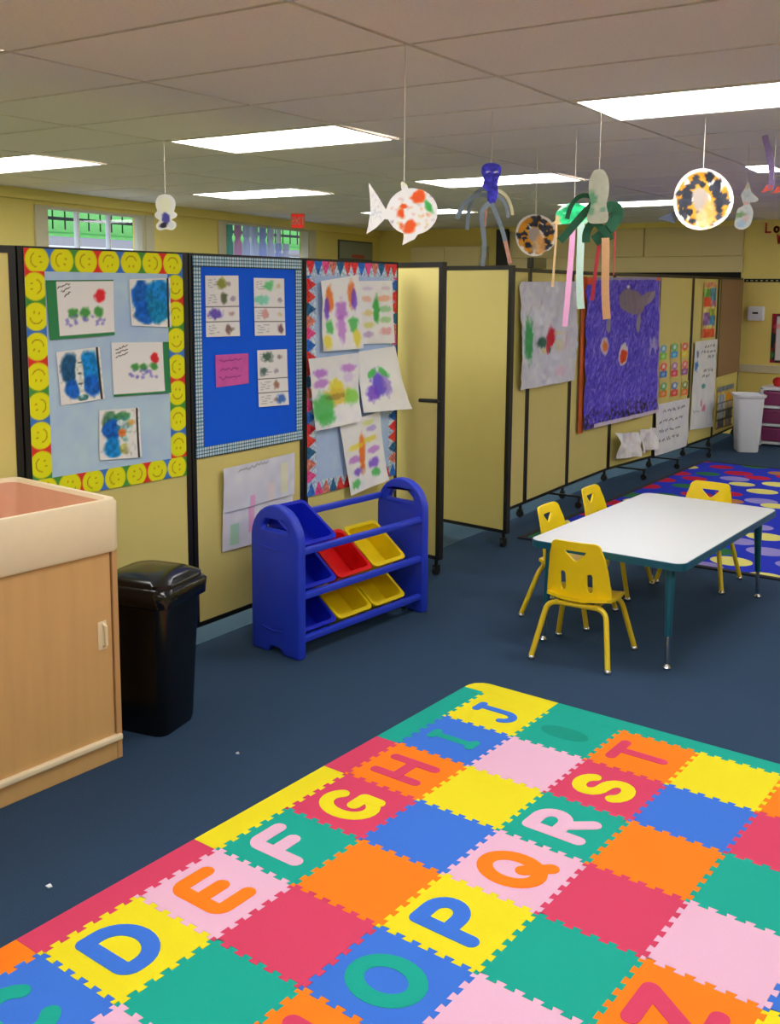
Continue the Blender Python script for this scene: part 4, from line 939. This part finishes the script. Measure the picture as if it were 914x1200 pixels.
# =================================================================== CHAIRS
def chair():
    root = empty('school_chair')
    # back: plate in x,z, local; leaned backwards and curved
    hb = .275
    out = [(-.150, 0), (.150, 0)] + [(.150, .03), (.140, .12), (.128, .20), (.116, hb-.035)] + [(.116-.03+.03*math.cos(math.radians(a)), hb-.03+.03*math.sin(math.radians(a))) for a in (15, 45, 75, 90)]
    out += [(-(.116-.03)+.03*math.cos(math.radians(a)), hb-.03+.03*math.sin(math.radians(a))) for a in (90, 105, 135, 165)] + [(-.116, hb-.035), (-.128, .20), (-.140, .12), (-.150, .03)]
    tri = [(-.050, hb-.042), (.050, hb-.042), (.046, hb-.052), (.008, hb-.088), (-.008, hb-.088), (-.046, hb-.052)]
    def slot(cx, k):
        r = .013; z0, z1 = .055, .120
        return [(cx+k*(z-z0)*.0+r*math.cos(math.radians(a)), z+r*math.sin(math.radians(a))) for z, rng in ((z1, range(0, 181, 45)), (z0, range(180, 361, 45))) for a in rng]
    def dfm(co):
        x, y, z = co[:, 0].copy(), co[:, 1].copy(), co[:, 2].copy()
        lean = .015 - .12*z - .20*z*z
        curve = -.9*(.15**2 - x*x)        # concave towards the sitter
        edge = np.clip((np.abs(x)-.085)/.05, 0, 1)**2*.012
        co2 = co.copy(); co2[:, 1] = y + lean + curve + edge - .10; co2[:, 2] = z + .285; return co2
    bm_ = plate_mesh('backrest', out, [tri[::-1], slot(-.062, 1)[::-1], slot(.062, -1)[::-1]], .011, .022, None, dfm)
    for p in bm_.polygons: p.use_smooth = True
    bm_.set_sharp_from_angle(angle=math.radians(50))
    link('backrest', bm_, M_chair, root)
    # seat: dished slab
    nx, ny = 16, 14; vs = []; fs = []
    for lay in (0, 1):
        for j in range(ny+1):
            for i in range(nx+1):
                a = i/nx*2-1; b_ = j/ny*2-1
                # squircle
                rx = .158*a*math.sqrt(1-.22*b_*b_); ry = .150*b_*math.sqrt(1-.22*a*a) + .02
                z = .286 + .012*(a*a) - .006*(1-a*a)*(1-b_*b_) - .018*max(0, b_)**3 + .012*max(0, -b_)**3
                vs.append((rx, ry, z - (.014 if lay == 0 else 0)))
    w = nx+1; N_ = w*(ny+1)
    for j in range(ny):
        for i in range(nx):
            q = (j*w+i, j*w+i+1, (j+1)*w+i+1, (j+1)*w+i); fs.append(tuple(reversed(q))); fs.append(tuple(N_+k for k in q))
    bd = [j for j in range(w)] + [j*w+nx for j in range(1, ny+1)] + [ny*w+i for i in range(nx-1, -1, -1)] + [j*w for j in range(ny-1, 0, -1)]
    for a, b_ in zip(bd, bd[1:]+bd[:1]): fs.append((a, b_, N_+b_, N_+a))
    MB().add(vs, fs).build('seat', M_chair, root, True, 60)
    for nm, y_top, y_bot in (('rear_leg_frame', -.105, -.185), ('front_leg_frame', .105, .175)):
        pts = []
        xt, xb, zt = .135, (.178 if nm[0] == 'r' else .186), .262
        # left foot -> up -> rounded corner -> across -> down
        def leg(sg):
            P0 = Vector((sg*xb, y_bot, .018)); Pc = Vector((sg*xt, y_top, zt)); d = (Pc-P0).normalized(); R = .05
            A_ = Pc - d*R; B_ = Pc + Vector((-sg*R, 0, 0)); L_ = [P0]
            for k in range(7):
                t = k/6; L_.append(A_*(1-t)**2 + Pc*2*t*(1-t) + B_*t*t)
            return L_
        pts = leg(-1) + leg(1)[::-1]
        f_ = MB().tube(pts, .0125, 12).build(nm, M_tube, root, True)
        for sg in (-1, 1): MB().lathe([(.006, 0), (.015, .001), (.0175, .008), (.0165, .016), (.012, .022)], 14, (sg*xb, y_bot, 0)).build('glide', M_chrome, f_, True)
    br = MB()
    for sx in (-.09, .09): br.box((sx-.012, -.12, .262), (sx+.012, .12, .276), .003)
    br.build('seat_support', M_tube, root)
    return root
ch = chair()
spots = [((-1.640, 4.265, 0), math.radians(2), 'yellow plastic school chair nearest the camera with its back to the viewer'),
         ((-1.915, 4.77, 0), math.radians(-92), 'yellow school chair on the divider side of the table, the nearer one'),
         ((-1.91, 5.35, 0), math.radians(-92), 'yellow school chair on the divider side of the table, the farther one'),
         ((-1.525, 5.745, 0), math.radians(177), 'yellow school chair at the far end of the table facing the camera')]
for i, (loc, rz, lab) in enumerate(spots):
    o = ch if i == 0 else dup(ch, loc, rz)
    o.location = loc; o.rotation_euler = (0, 0, rz); tag(o, lab, 'chair', 'yellow school chairs')

# =================================================================== FAR BIN AND DRAWERS
wbn = empty('waste_bin', (-2.47, 10.90, 0), math.radians(25)); tag(wbn, 'tall white plastic waste bin near the far wall', 'waste bin')
MB().loft([rrect(.20, .24, .04, 0), rrect(.21, .25, .04, .01), rrect(.27, .31, .045, .565), rrect(.30, .34, .045, .575), rrect(.31, .35, .045, .60), rrect(.285, .325, .045, .603), rrect(.255, .295, .04, .59), rrect(.20, .24, .04, .03)]).build('body', M_white, wbn, True)
for i, x in enumerate((-2.30, -1.975)):
    c = empty('drawer_cart', (x, 11.37, 0)); tag(c, ['white drawer cart with three magenta drawers beside the white waste bin', 'white drawer cart with magenta drawers, second from the waste bin'][i], 'drawer cart', 'drawer carts')
    f = MB(); w2 = .16
    for z in (.02, .215, .41, .605): f.box((-w2, 0, z), (w2, .40, z+.03), .004)
    f.box((-w2, 0, 0), (-w2+.034, .40, .63), .004); f.box((w2-.034, 0, 0), (w2, .40, .63), .004); f.box((-w2, .38, 0), (w2, .40, .63)); f.build('frame', M_white, c)
    for z in (.052, .247, .442):
        d = MB().box((-w2+.036, -.004, z+.004), (w2-.036, .36, z+.150), .006).build('drawer', M_pinkd, c); MB().box((-.05, -.016, z+.12), (.05, -.006, z+.138), .003).build('drawer_pull', M_pinkd, d)
bl = MB().lathe([(.01, 0), (.045, .006), (.062, .045), (.058, .075), (.03, .098), (.006, .095)], 20).build('red_ball', M_red, None, True, loc=(-2.31, 11.55, .636)); tag(bl, 'small red ball on top of the drawer cart', 'ball')

# =================================================================== HANGING CRAFTS
YAW = math.radians(32.3)
def string(root, z0, ztop, x=0):
    MB().tube([(x, 0, z0), (x, 0, ztop)], .0016, 6).build('string', M_string, root)
def craft(name, P, zb, lab, cat, ztop_local, extra=0.0):
    r = empty(name, (P[0], P[1], zb), YAW+extra); tag(r, lab, cat, 'hanging paper crafts')
    string(r, ztop_local-.004, CEIL-zb-.003); return r
def closed(pts, n=6):     # Catmull-Rom through a closed outline
    k = len(pts); out = []
    for i in range(k):
        p0, p1, p2, p3 = [np.array(pts[(i+j-1) % k], float) for j in range(4)]
        for q in range(n):
            t = q/n; out.append(tuple(.5*((2*p1)+(-p0+p2)*t+(2*p0-5*p1+4*p2-p3)*t*t+(-p0+3*p1-3*p2+p3)*t**3)))
    return out
def cutpic(fn):
    return lambda x, z: fn(Pic(x, z, (226, 224, 220))).c
def strip_mesh(name, path, width, material, parent, wdir=None):
    """paper streamer: path of local points, width across wdir"""
    m = MB(); n = len(path); th = .0008
    for i, p in enumerate(path):
        p = Vector(p); t = (Vector(path[min(i+1, n-1)])-Vector(path[max(i-1, 0)])).normalized()
        w = Vector(wdir) if wdir else t.cross(Vector((0, -1, 0))).normalized()
        w = (w - t*w.dot(t)).normalized()*width/2; nn = t.cross(w).normalized()*th
        m.v += [tuple(p-w+nn), tuple(p+w+nn), tuple(p+w-nn), tuple(p-w-nn)]
    for i in range(n-1):
        for j in range(4): m.f.append((i*4+j, i*4+(j+1) % 4, (i+1)*4+(j+1) % 4, (i+1)*4+j))
    m.f += [(3, 2, 1, 0), tuple((n-1)*4+j for j in range(4))]
    return m.build(name, material, parent)
def bez(p0, p1, p2, p3, n=10):
    P = [np.array(p, float) for p in (p0, p1, p2, p3)]
    return [tuple(P[0]*(1-t)**3+3*P[1]*t*(1-t)**2+3*P[2]*t*t*(1-t)+P[3]*t**3) for t in [i/n for i in range(n+1)]]

# small cut-out with clear plastic edge (plain generic doll)
r = craft('hanging_cutout', (-4.178, 4.233), 1.974, 'small white laminated figure cut-out hanging in front of the left window', 'hanging craft', .198)
fo = closed([(-.028, .0), (0, .008), (.035, .002), (.058, .022), (.055, .045), (.035, .060), (.060, .075), (.064, .092), (.048, .105), (.055, .130), (.054, .165), (.03, .193), (0, .199), (-.03, .193), (-.052, .165), (-.052, .130), (-.046, .108), (-.060, .092), (-.058, .072), (-.035, .055), (-.052, .032), (-.050, .010)], 5)
def f_doll(P):
    P.blob(0, .14, .038, .042, (238, 214, 196), 1, .3, .15); P.blob(.002, .065, .022, .034, (76, 74, 158), 1, .3, .25); P.blob(-.012, .028, .022, .016, (46, 44, 60), 1, .3, .3, .3); P.blob(.03, .028, .018, .018, (206, 208, 220), 1, .4, .3); return P
link('cutout', plate_mesh('cutout', fo, (), .003, .009, cutpic(f_doll)), M_print, r)

# fish
r = craft('paper_fish', (-1.844, 2.996), 1.805, 'big white paper fish with orange red and green paint spots', 'hanging craft', .205, .0)
fo = [(-.060, .118), (-.085, .160), (-.118, .208), (-.113, .150), (-.112, .110), (-.118, .070), (-.125, .036), (-.095, .055), (-.064, .086)] + arc(.028, .112, .085, .078, 200, 250, 4) + [(.0, .025), (-.004, .0), (.015, .010), (.036, .020)] + arc(.028, .112, .085, .078, 283, 460, 14) + [(.008, .204), (-.008, .212), (-.012, .206), (-.008, .182)] + arc(.028, .112, .085, .078, 122, 160, 4)
fo = [(x*1.02, z) for x, z in fo]
def f_fish(P):
    P.c = P.c*(1+.14*(vnoise(P.s, P.t, 200)-.5))[:, None]; r_ = random.Random(3)
    for i in range(46): P.blob(r_.uniform(-.045, .1), r_.uniform(.05, .18), .007, .005, r_.choice([(180, 170, 186), (206, 160, 160), (190, 176, 120), (150, 130, 160), (226, 150, 110)]), .6, .8, .6, r_.uniform(0, 3))
    for (x, z, a, b) in ((.050, .163, .024, .020), (-.012, .107, .013, .017), (.018, .060, .027, .020), (-.002, .128, .012, .008)): P.blob(x, z, a, b, (236, 76, 22), .95, .4, .7, f=70)
    P.blob(.083, .130, .010, .024, (44, 156, 64), .9, .5, .6, .5, f=70); P.blob(.002, .205, .010, .008, (200, 200, 140), .6, .8, .5)
    for i in range(60): P.blob(r_.uniform(-.115, -.075), r_.uniform(.06, .19), .002, .004, (170, 176, 190), .6, .8, .5)
    return P
link('fish_body', plate_mesh('fish_body', fo, (), .004, .005, cutpic(f_fish)), M_print, r)

# blue octopus
M_crepe = mat('grey_blue_crepe', (128, 144, 158), .7, .2, 60)
M_crepey = mat('pale_yellow_crepe', (206, 200, 158), .7, .15, 60)
M_crepeo = mat('pink_spotted_crepe', (206, 150, 130), .7, .3, 60)
r = craft('paper_octopus', (-2.158, 4.265), 1.764, 'blue painted paper octopus with grey crepe tentacles', 'hanging craft', .460)
fo = closed([(0, .275), (.02, .285), (.032, .33), (.03, .365), (.034, .39), (.044, .42), (.042, .45), (.02, .464), (-.02, .464), (-.042, .45), (-.044, .42), (-.033, .39), (-.038, .36), (-.018, .34), (-.015, .30)], 5)
def f_oct(P):
    P.c[:] = (62, 60, 190); P.c *= (1+.6*(vnoise(P.s, P.t, 90)-.5))[:, None]; P.blob(-.016, .425, .008, .0035, (220, 224, 240), 1, .4, .2, .4); P.blob(.020, .425, .008, .0035, (220, 224, 240), 1, .4, .2, .4); return P
link('octopus_body', plate_mesh('octopus_body', fo, (), .006, .009, cutpic(f_oct)), M_print, r)
for j, (p, wd, mt) in enumerate([(((-.01, .01, .32), (-.10, .02, .34), (-.13, .02, .27), (-.155, .0, .215)), .022, M_crepe), (((-.01, .0, .345), (-.06, .05, .37), (-.10, .08, .31), (-.10, .08, .17)), .018, M_crepe),
        (((.01, .01, .34), (.06, .03, .36), (.10, .03, .30), (.105, .03, .235)), .015, M_crepey), (((.01, 0, .32), (.05, .0, .33), (.085, .0, .27), (.08, .0, .22)), .015, M_crepe),
        (((-.005, -.004, .285), (-.09, -.02, .24), (.0, -.02, .17), (-.035, -.02, .0)), .022, M_crepe), (((.005, -.004, .285), (.03, -.02, .22), (.06, -.02, .16), (.07, -.02, .105)), .020, M_crepe),
        (((.068, -.02, .115), (.075, -.02, .09), (.085, -.02, .05), (.093, -.02, .012)), .018, M_crepeo), (((0, .01, .29), (-.02, .02, .27), (-.022, .02, .23), (-.02, .02, .18)), .010, M_crepeo)]):
    strip_mesh('tentacle', bez(*p), wd, mt, r)

# paper plates
def plate_craft(name, P, zb, R, lab, seed, rim=1.0):
    r = craft(name, P, zb, lab, 'hanging craft', 2*R-.002)
    nr, na = 22, 72; vs = [(0, 0, R)]; 
    for i in range(1, nr+1):
        q = i/nr
        for j in range(na):
            a = 2*PI*j/na; rr_ = R*q; y = -.016*max(0, (q-.66)/.34)**1.3 - (.0018*(1 if j % 2 else -1) if q > .8 else 0)
            wob = 1 + .02*math.sin(3*a+seed) + (-.08 if name == 'paper_plate' and seed == 1 and abs(((a-math.radians(300)+PI) % (2*PI))-PI) < .10 and q > .85 else 0)
            vs.append((rr_*math.cos(a)*wob, y, R+rr_*math.sin(a)*wob))
    fs = [(0, 1+j, 1+(j+1) % na) for j in range(na)]
    for i in range(nr-1):
        for j in range(na): fs.append((1+i*na+j, 1+(i+1)*na+j, 1+(i+1)*na+(j+1) % na, 1+i*na+(j+1) % na))
    me = bpy.data.meshes.new('plate'); me.from_pydata(vs, [], fs)
    x = np.array([v[0] for v in vs]); z = np.array([v[2] for v in vs])-R
    Pc = Pic(x, z, (200, 195, 190)); r_ = random.Random(seed)
    ring = np.hypot(x, z)/R; ang = np.degrees(np.arctan2(z, x)) % 360
    Pc.over((186, 126, 28), ((ring > .30) & (ring < .89) & ~((ang > 262) & (ang < 292)))*np.clip((vnoise(x+seed, z, 26)-.18)*8, 0, 1))
    for i in range(80):
        a = r_.uniform(0, 2*PI); q = r_.uniform(.45, .82)*R; sz = R*.13
        Pc.blob(q*math.cos(a), q*math.sin(a), sz*r_.uniform(.8, 1.3), sz*r_.uniform(.6, 1.1), r_.choice([(30, 32, 40), (30, 32, 40), (36, 38, 48), (44, 46, 56), (190, 130, 30), (176, 116, 24)]), 1, .15, .4, r_.uniform(0, 3))
    Pc.blob(-.04*R, .0*R, .28*R, .40*R, (142, 130, 120), 1, .2, .15, .25); Pc.blob(.25*R, -.45*R, .22*R, .5*R, (196, 140, 80), .85, .4, .3); Pc.blob(.02*R, -.6*R, .2*R, .3*R, (190, 160, 120), .8, .5, .3)
    set_print(me, Pc.c)
    for p in me.polygons: p.use_smooth = True
    link('plate', me, M_print, r)
    MB().add([], []) 
    return r
pl1 = plate_craft('paper_plate', (-2.49, 5.501), 1.852, .119, 'smaller paper plate with torn black and yellow paper, beside the blue octopus', 1)
pl2 = plate_craft('paper_plate', (-1.379, 4.927), 1.942, .142, 'larger paper plate with torn black and orange paper, below the nearest ceiling light', 2)
M_navy = mat('navy_paper', (44, 50, 66), .7, .1, 40)
link('tail', plate_mesh('tail', [(-.205, .055), (-.125, .03), (-.125, .09)], (), .002), M_navy, pl2)

# green turtle plate with streamers
M_green = mat('bright_green_paint', (24, 150, 92), .6, .5, 40)
M_dgreen = mat('dark_green_card', (28, 96, 66), .7, .2, 40)
M_pinkst = mat('pink_crepe', (224, 160, 200), .8, .1, 80); M_mint = mat('mint_crepe', (196, 226, 212), .8, .1, 80); M_peach = mat('peach_crepe', (222, 172, 124), .8, .1, 80); M_redst = mat('red_crepe', (190, 52, 70), .8, .15, 80); M_tanst = mat('tan_crepe', (206, 170, 120), .8, .1, 80)
r = craft('paper_jellyfish', (-2.004, 4.889), 1.973, 'bright green painted paper jellyfish with pink and mint streamers', 'hanging craft', .118)
fo = closed([(-.115, .015), (-.095, .03), (-.09, .07), (-.055, .105), (-.01, .118), (.04, .108), (.075, .08), (.085, .045), (.075, .02), (.03, .012), (.0, .004), (-.03, .014), (-.075, .010)], 5)
def f_tur(P):
    P.c[:] = (30, 170, 104); P.c *= (1+.6*(vnoise(P.s, P.t, 45)-.5))[:, None]; P.over((206, 226, 206), np.clip((vnoise(P.s+2, P.t, 60)-.74)*5, 0, 1)*.8); P.blob(-.1, .03, .03, .03, (206, 170, 120), .9, .3, .4); P.blob(.06, .02, .02, .02, (206, 206, 190), .7, .4, .6); P.blob(-.06, .10, .035, .012, (226, 230, 222), .9, .4, .4, .6); P.blob(.08, .085, .02, .015, (226, 230, 222), .9, .4, .4); return P
link('bell', plate_mesh('bell', fo, (), .006, .009, cutpic(f_tur)), M_print, r)
strip_mesh('streamer', bez((-.005, -.006, .02), (-.008, -.01, -.12), (-.015, -.006, -.25), (-.030, .0, -.50), 14), .030, M_pinkst, r, (1, .2, 0))
strip_mesh('streamer', bez((.034, -.008, .02), (.040, -.02, -.10), (.024, -.008, -.22), (.050, .0, -.41), 14), .036, M_mint, r, (1, -.3, 0))
strip_mesh('streamer', bez((-.09, -.006, .02), (-.085, -.01, -.05), (-.095, -.006, -.15), (-.098, .0, -.30), 14), .012, M_tanst, r, (1, .3, 0))

# pale octopus with green strips and streamers
r = craft('paper_octopus', (-1.635, 4.254), 1.942, 'pale grey paper octopus with dark green legs and peach streamer', 'hanging craft', .229)
fo = closed([(0, .0), (.038, .006), (.046, .03), (.040, .06), (.036, .085), (.044, .13), (.042, .18), (.025, .22), (0, .230), (-.025, .22), (-.042, .18), (-.042, .13), (-.032, .085), (-.038, .055), (-.046, .03), (-.035, .004)], 5)
def f_po(P):
    P.c[:] = (178, 182, 164); P.speck(.08, 60); P.blob(-.028, .105, .018, .03, (70, 140, 100), .8, .7, .8); P.blob(-.03, .05, .014, .018, (80, 150, 110), .7, .7, .8); P.blob(.022, .06, .012, .01, (90, 150, 120), .7, .7, .8); return P
link('octopus_body', plate_mesh('octopus_body', fo, (), .004, .012, cutpic(f_po)), M_print, r)
for p, wd in [(((-.03, .006, .115), (-.09, .02, .14), (-.12, .02, .08), (-.13, .01, .02)), .020), (((.0, .006, .10), (-.05, .01, .06), (-.10, .01, -.01), (-.16, .0, -.075)), .034), (((.02, .006, .06), (.10, .02, .11), (.12, .02, .03), (.05, .01, -.02)), .045), (((.05, .008, .075), (.10, .02, .07), (.10, .02, .0), (-.01, .01, -.075)), .050),
              (((.0, .008, .02), (-.03, .02, .0), (-.05, .02, -.03), (-.045, .01, -.08)), .034), (((.0, .008, .0), (.03, .0, -.03), (.05, .0, -.05), (.06, .0, -.07)), .030)]:
    strip_mesh('leg_strip', bez(*p), wd, M_dgreen, r)
strip_mesh('streamer', bez((.035, -.006, -.06), (.042, -.01, -.18), (.035, -.01, -.26), (.055, .0, -.41), 14), .036, M_peach, r, (1, .2, 0))
strip_mesh('streamer', bez((.018, .02, -.05), (.01, .02, -.12), (.0, .02, -.22), (-.008, .02, -.33), 14), .018, M_redst, r, (1, .4, 0))
strip_mesh('streamer', bez((.085, .03, -.03), (.084, .03, -.1), (.085, .03, -.16), (.085, .03, -.22), 14), .006, M_redst, r, (1, .4, 0))

# little fish on the right
r = craft('small_paper_fish', (-1.402, 5.88), 1.996, 'little pale paper fish with a green stripe, right of the larger paper plate', 'hanging craft', .252)
fo = closed([(-.03, .0), (.0, .004), (.03, .03), (.042, .09), (.030, .125), (.020, .145), (.05, .15), (.066, .165), (.04, .19), (.022, .21), (.012, .25), (.0, .254), (-.012, .22), (-.03, .19), (-.02, .150), (-.015, .13), (-.045, .11), (-.055, .06), (-.058, .02)], 4)
def f_sf(P):
    P.c[:] = (206, 214, 222); P.speck(.2, 60); P.blob(-.03, .08, .03, .016, (110, 150, 90), .8, .6, .8, .3); P.blob(0, .06, .02, .02, (206, 170, 170), .6, .7, .8); P.blob(-.02, .03, .02, .02, (160, 190, 226), .8, .6, .6); P.blob(-.005, .142, .02, .012, (226, 170, 160), .7, .6, .6); P.blob(0, .235, .012, .02, (190, 170, 120), .7, .6, .6); return P
link('fish_body', plate_mesh('fish_body', fo, (), .003, .012, cutpic(f_sf)), M_print, r)
# lilac streamer craft at the right edge
r = craft('paper_streamer', (-1.16, 5.40), 2.165, 'lilac paper streamer with red paper feet hanging at the right edge', 'hanging craft', .05)
M_lil = mat('lilac_dotted_paper', (148, 124, 176), .8, .35, 120); M_rf = mat('coral_paper', (210, 90, 76), .8, .2, 60)
strip_mesh('streamer', bez((-.012, 0, .0), (.006, .01, .08), (-.02, .02, .16), (-.05, .02, .262), 12), .034, M_lil, r, (1, .2, 0))
for x, z in ((-.03, .0), (.025, -.006)): link('foot', plate_mesh('foot', [(x-.03, z-.02), (x+.022, z-.006), (x+.026, z+.016), (x-.004, z+.02)], (), .002), M_rf, r)

# =================================================================== EXIT SIGN, WALL BOARD, RED LETTERS
ex = empty('exit_sign', (-6.83, 8.91, 2.30), math.radians(30)); tag(ex, 'red lit exit sign hanging from the ceiling near the window wall', 'exit sign')
MB().box((-.075, -.012, 0), (.075, .03, .155), .004).build('housing', mat('tan_sign_housing', (180, 160, 110), .6, .05, 20), ex)
MB().box((-.068, -.016, .006), (.068, -.011, .149)).build('face', emis('exit_red', (214, 44, 34), .55), ex)
EX = {'E': [[(.8, 1), (0, 1), (0, 0), (.8, 0)], [(0, .5), (.65, .5)]], 'X': [[(0, 0), (.8, 1)], [(0, 1), (.8, 0)]], 'I': [[(.4, 0), (.4, 1)]], 'T': [[(0, 1), (.8, 1)], [(.4, 1), (.4, 0)]],
      'L': [[(0, 1), (0, 0), (.7, 0)]], 'o': [arc(.35, .3, .33, .3, 0, 360, 14)], 'W': [[(0, 1), (.22, 0), (.45, .8), (.68, 0), (.9, 1)]]}
def glyphs(txt, hgt, w, y, material, parent, x0, z0, adv):
    for i, c in enumerate(txt):
        m = MB()
        for st in EX[c]:
            P = [(x0+i*adv+px_*hgt*.7, y, z0+pz*hgt) for px_, pz in st]
            for a, b_ in zip(P, P[1:]):
                d = Vector(b_)-Vector(a); n_ = Vector((-d.z, 0, d.x)).normalized()*w/2; e = d.normalized()*w/2; A_ = Vector(a)-e; B_ = Vector(b_)+e
                vs = [A_-n_, B_-n_, B_+n_, A_+n_]; m.add([tuple(v) for v in vs]+[(v.x, v.y+.003, v.z) for v in vs], [(0,1,2,3),(7,6,5,4),(0,4,5,1),(1,5,6,2),(2,6,7,3),(3,7,4,0)])
        m.build('letter', material, parent)
glyphs('EXIT', .07, .012, -.0185, mat('pale_sign_letter', (240, 190, 180), .6), ex, -.058, .045, .031)
for x in (-.05, .05): MB().tube([(x, .01, .15), (x, .01, CEIL-2.30-.003)], .004, 8).build('hanger', M_chrome, ex)
lt = empty('wall_letters', (-2.65, Y1-.012, 2.30)); tag(lt, 'red cut-out wall lettering at the top of the far yellow wall', 'lettering')
glyphs('Lo', .095, .020, .004, M_rl, lt, 0, .02, .09); glyphs('W', .085, .022, .004, M_rl, lt, .13, -.10, .08)
gbx, gby = onw(11.0)
gb = empty('wall_board', (gbx, gby, 2.03), rz2); tag(gb, 'grey green notice board with red lettering high on the window wall behind the paper fish', 'notice board')
MB().box((0, -.02, 0), (.95, -.002, .26), .003).build('frame', mat('dark_grey_frame', (84, 86, 80), .6, .05, 20), gb)
MB().box((.02, -.024, .02), (.93, -.019, .24)).build('board_face', mat('grey_green_board', (146, 152, 136), .6, .06, 20), gb)
MB().box((.35, -.027, .03), (.70, -.023, .08), .002).build('red_label', mat('red_label_paint', (190, 90, 70), .7, .2, 60), gb)
cbx = empty('wall_cabinet', (-7.18, Y1, 1.90)); tag(cbx, 'tan wall cabinet on the far wall behind the blue octopus', 'wall cabinet')
MB().box((0, -.25, 0), (1.05, -.002, .32), .005).build('body', M_tan, cbx)
for x in (.015, .53): MB().box((x, -.262, .015), (x+.505, -.25, .305), .004).build('door', M_tan, cbx)
# floor litter
for (x, y, s, lab) in ((-2.2, 1.72, .010, 'tiny white paper scrap on the carpet beside the sand table'), (-2.30, 2.63, .007, 'tiny white fleck on the carpet near the trash can')):
    m = MB().add([(-s, -s*.5, .002), (s*.6, -s*.7, .004), (s, s*.3, .003), (-s*.2, s*.6, .006), (-s, -s*.5, 0), (s*.6, -s*.7, 0), (s, s*.3, 0), (-s*.2, s*.6, 0)], [(0,1,2,3),(7,6,5,4),(0,4,5,1),(1,5,6,2),(2,6,7,3),(3,7,4,0)])
    o = m.build('paper_scrap', M_white, None, loc=(x, y, 0)); tag(o, lab, 'paper scrap', 'paper scraps')
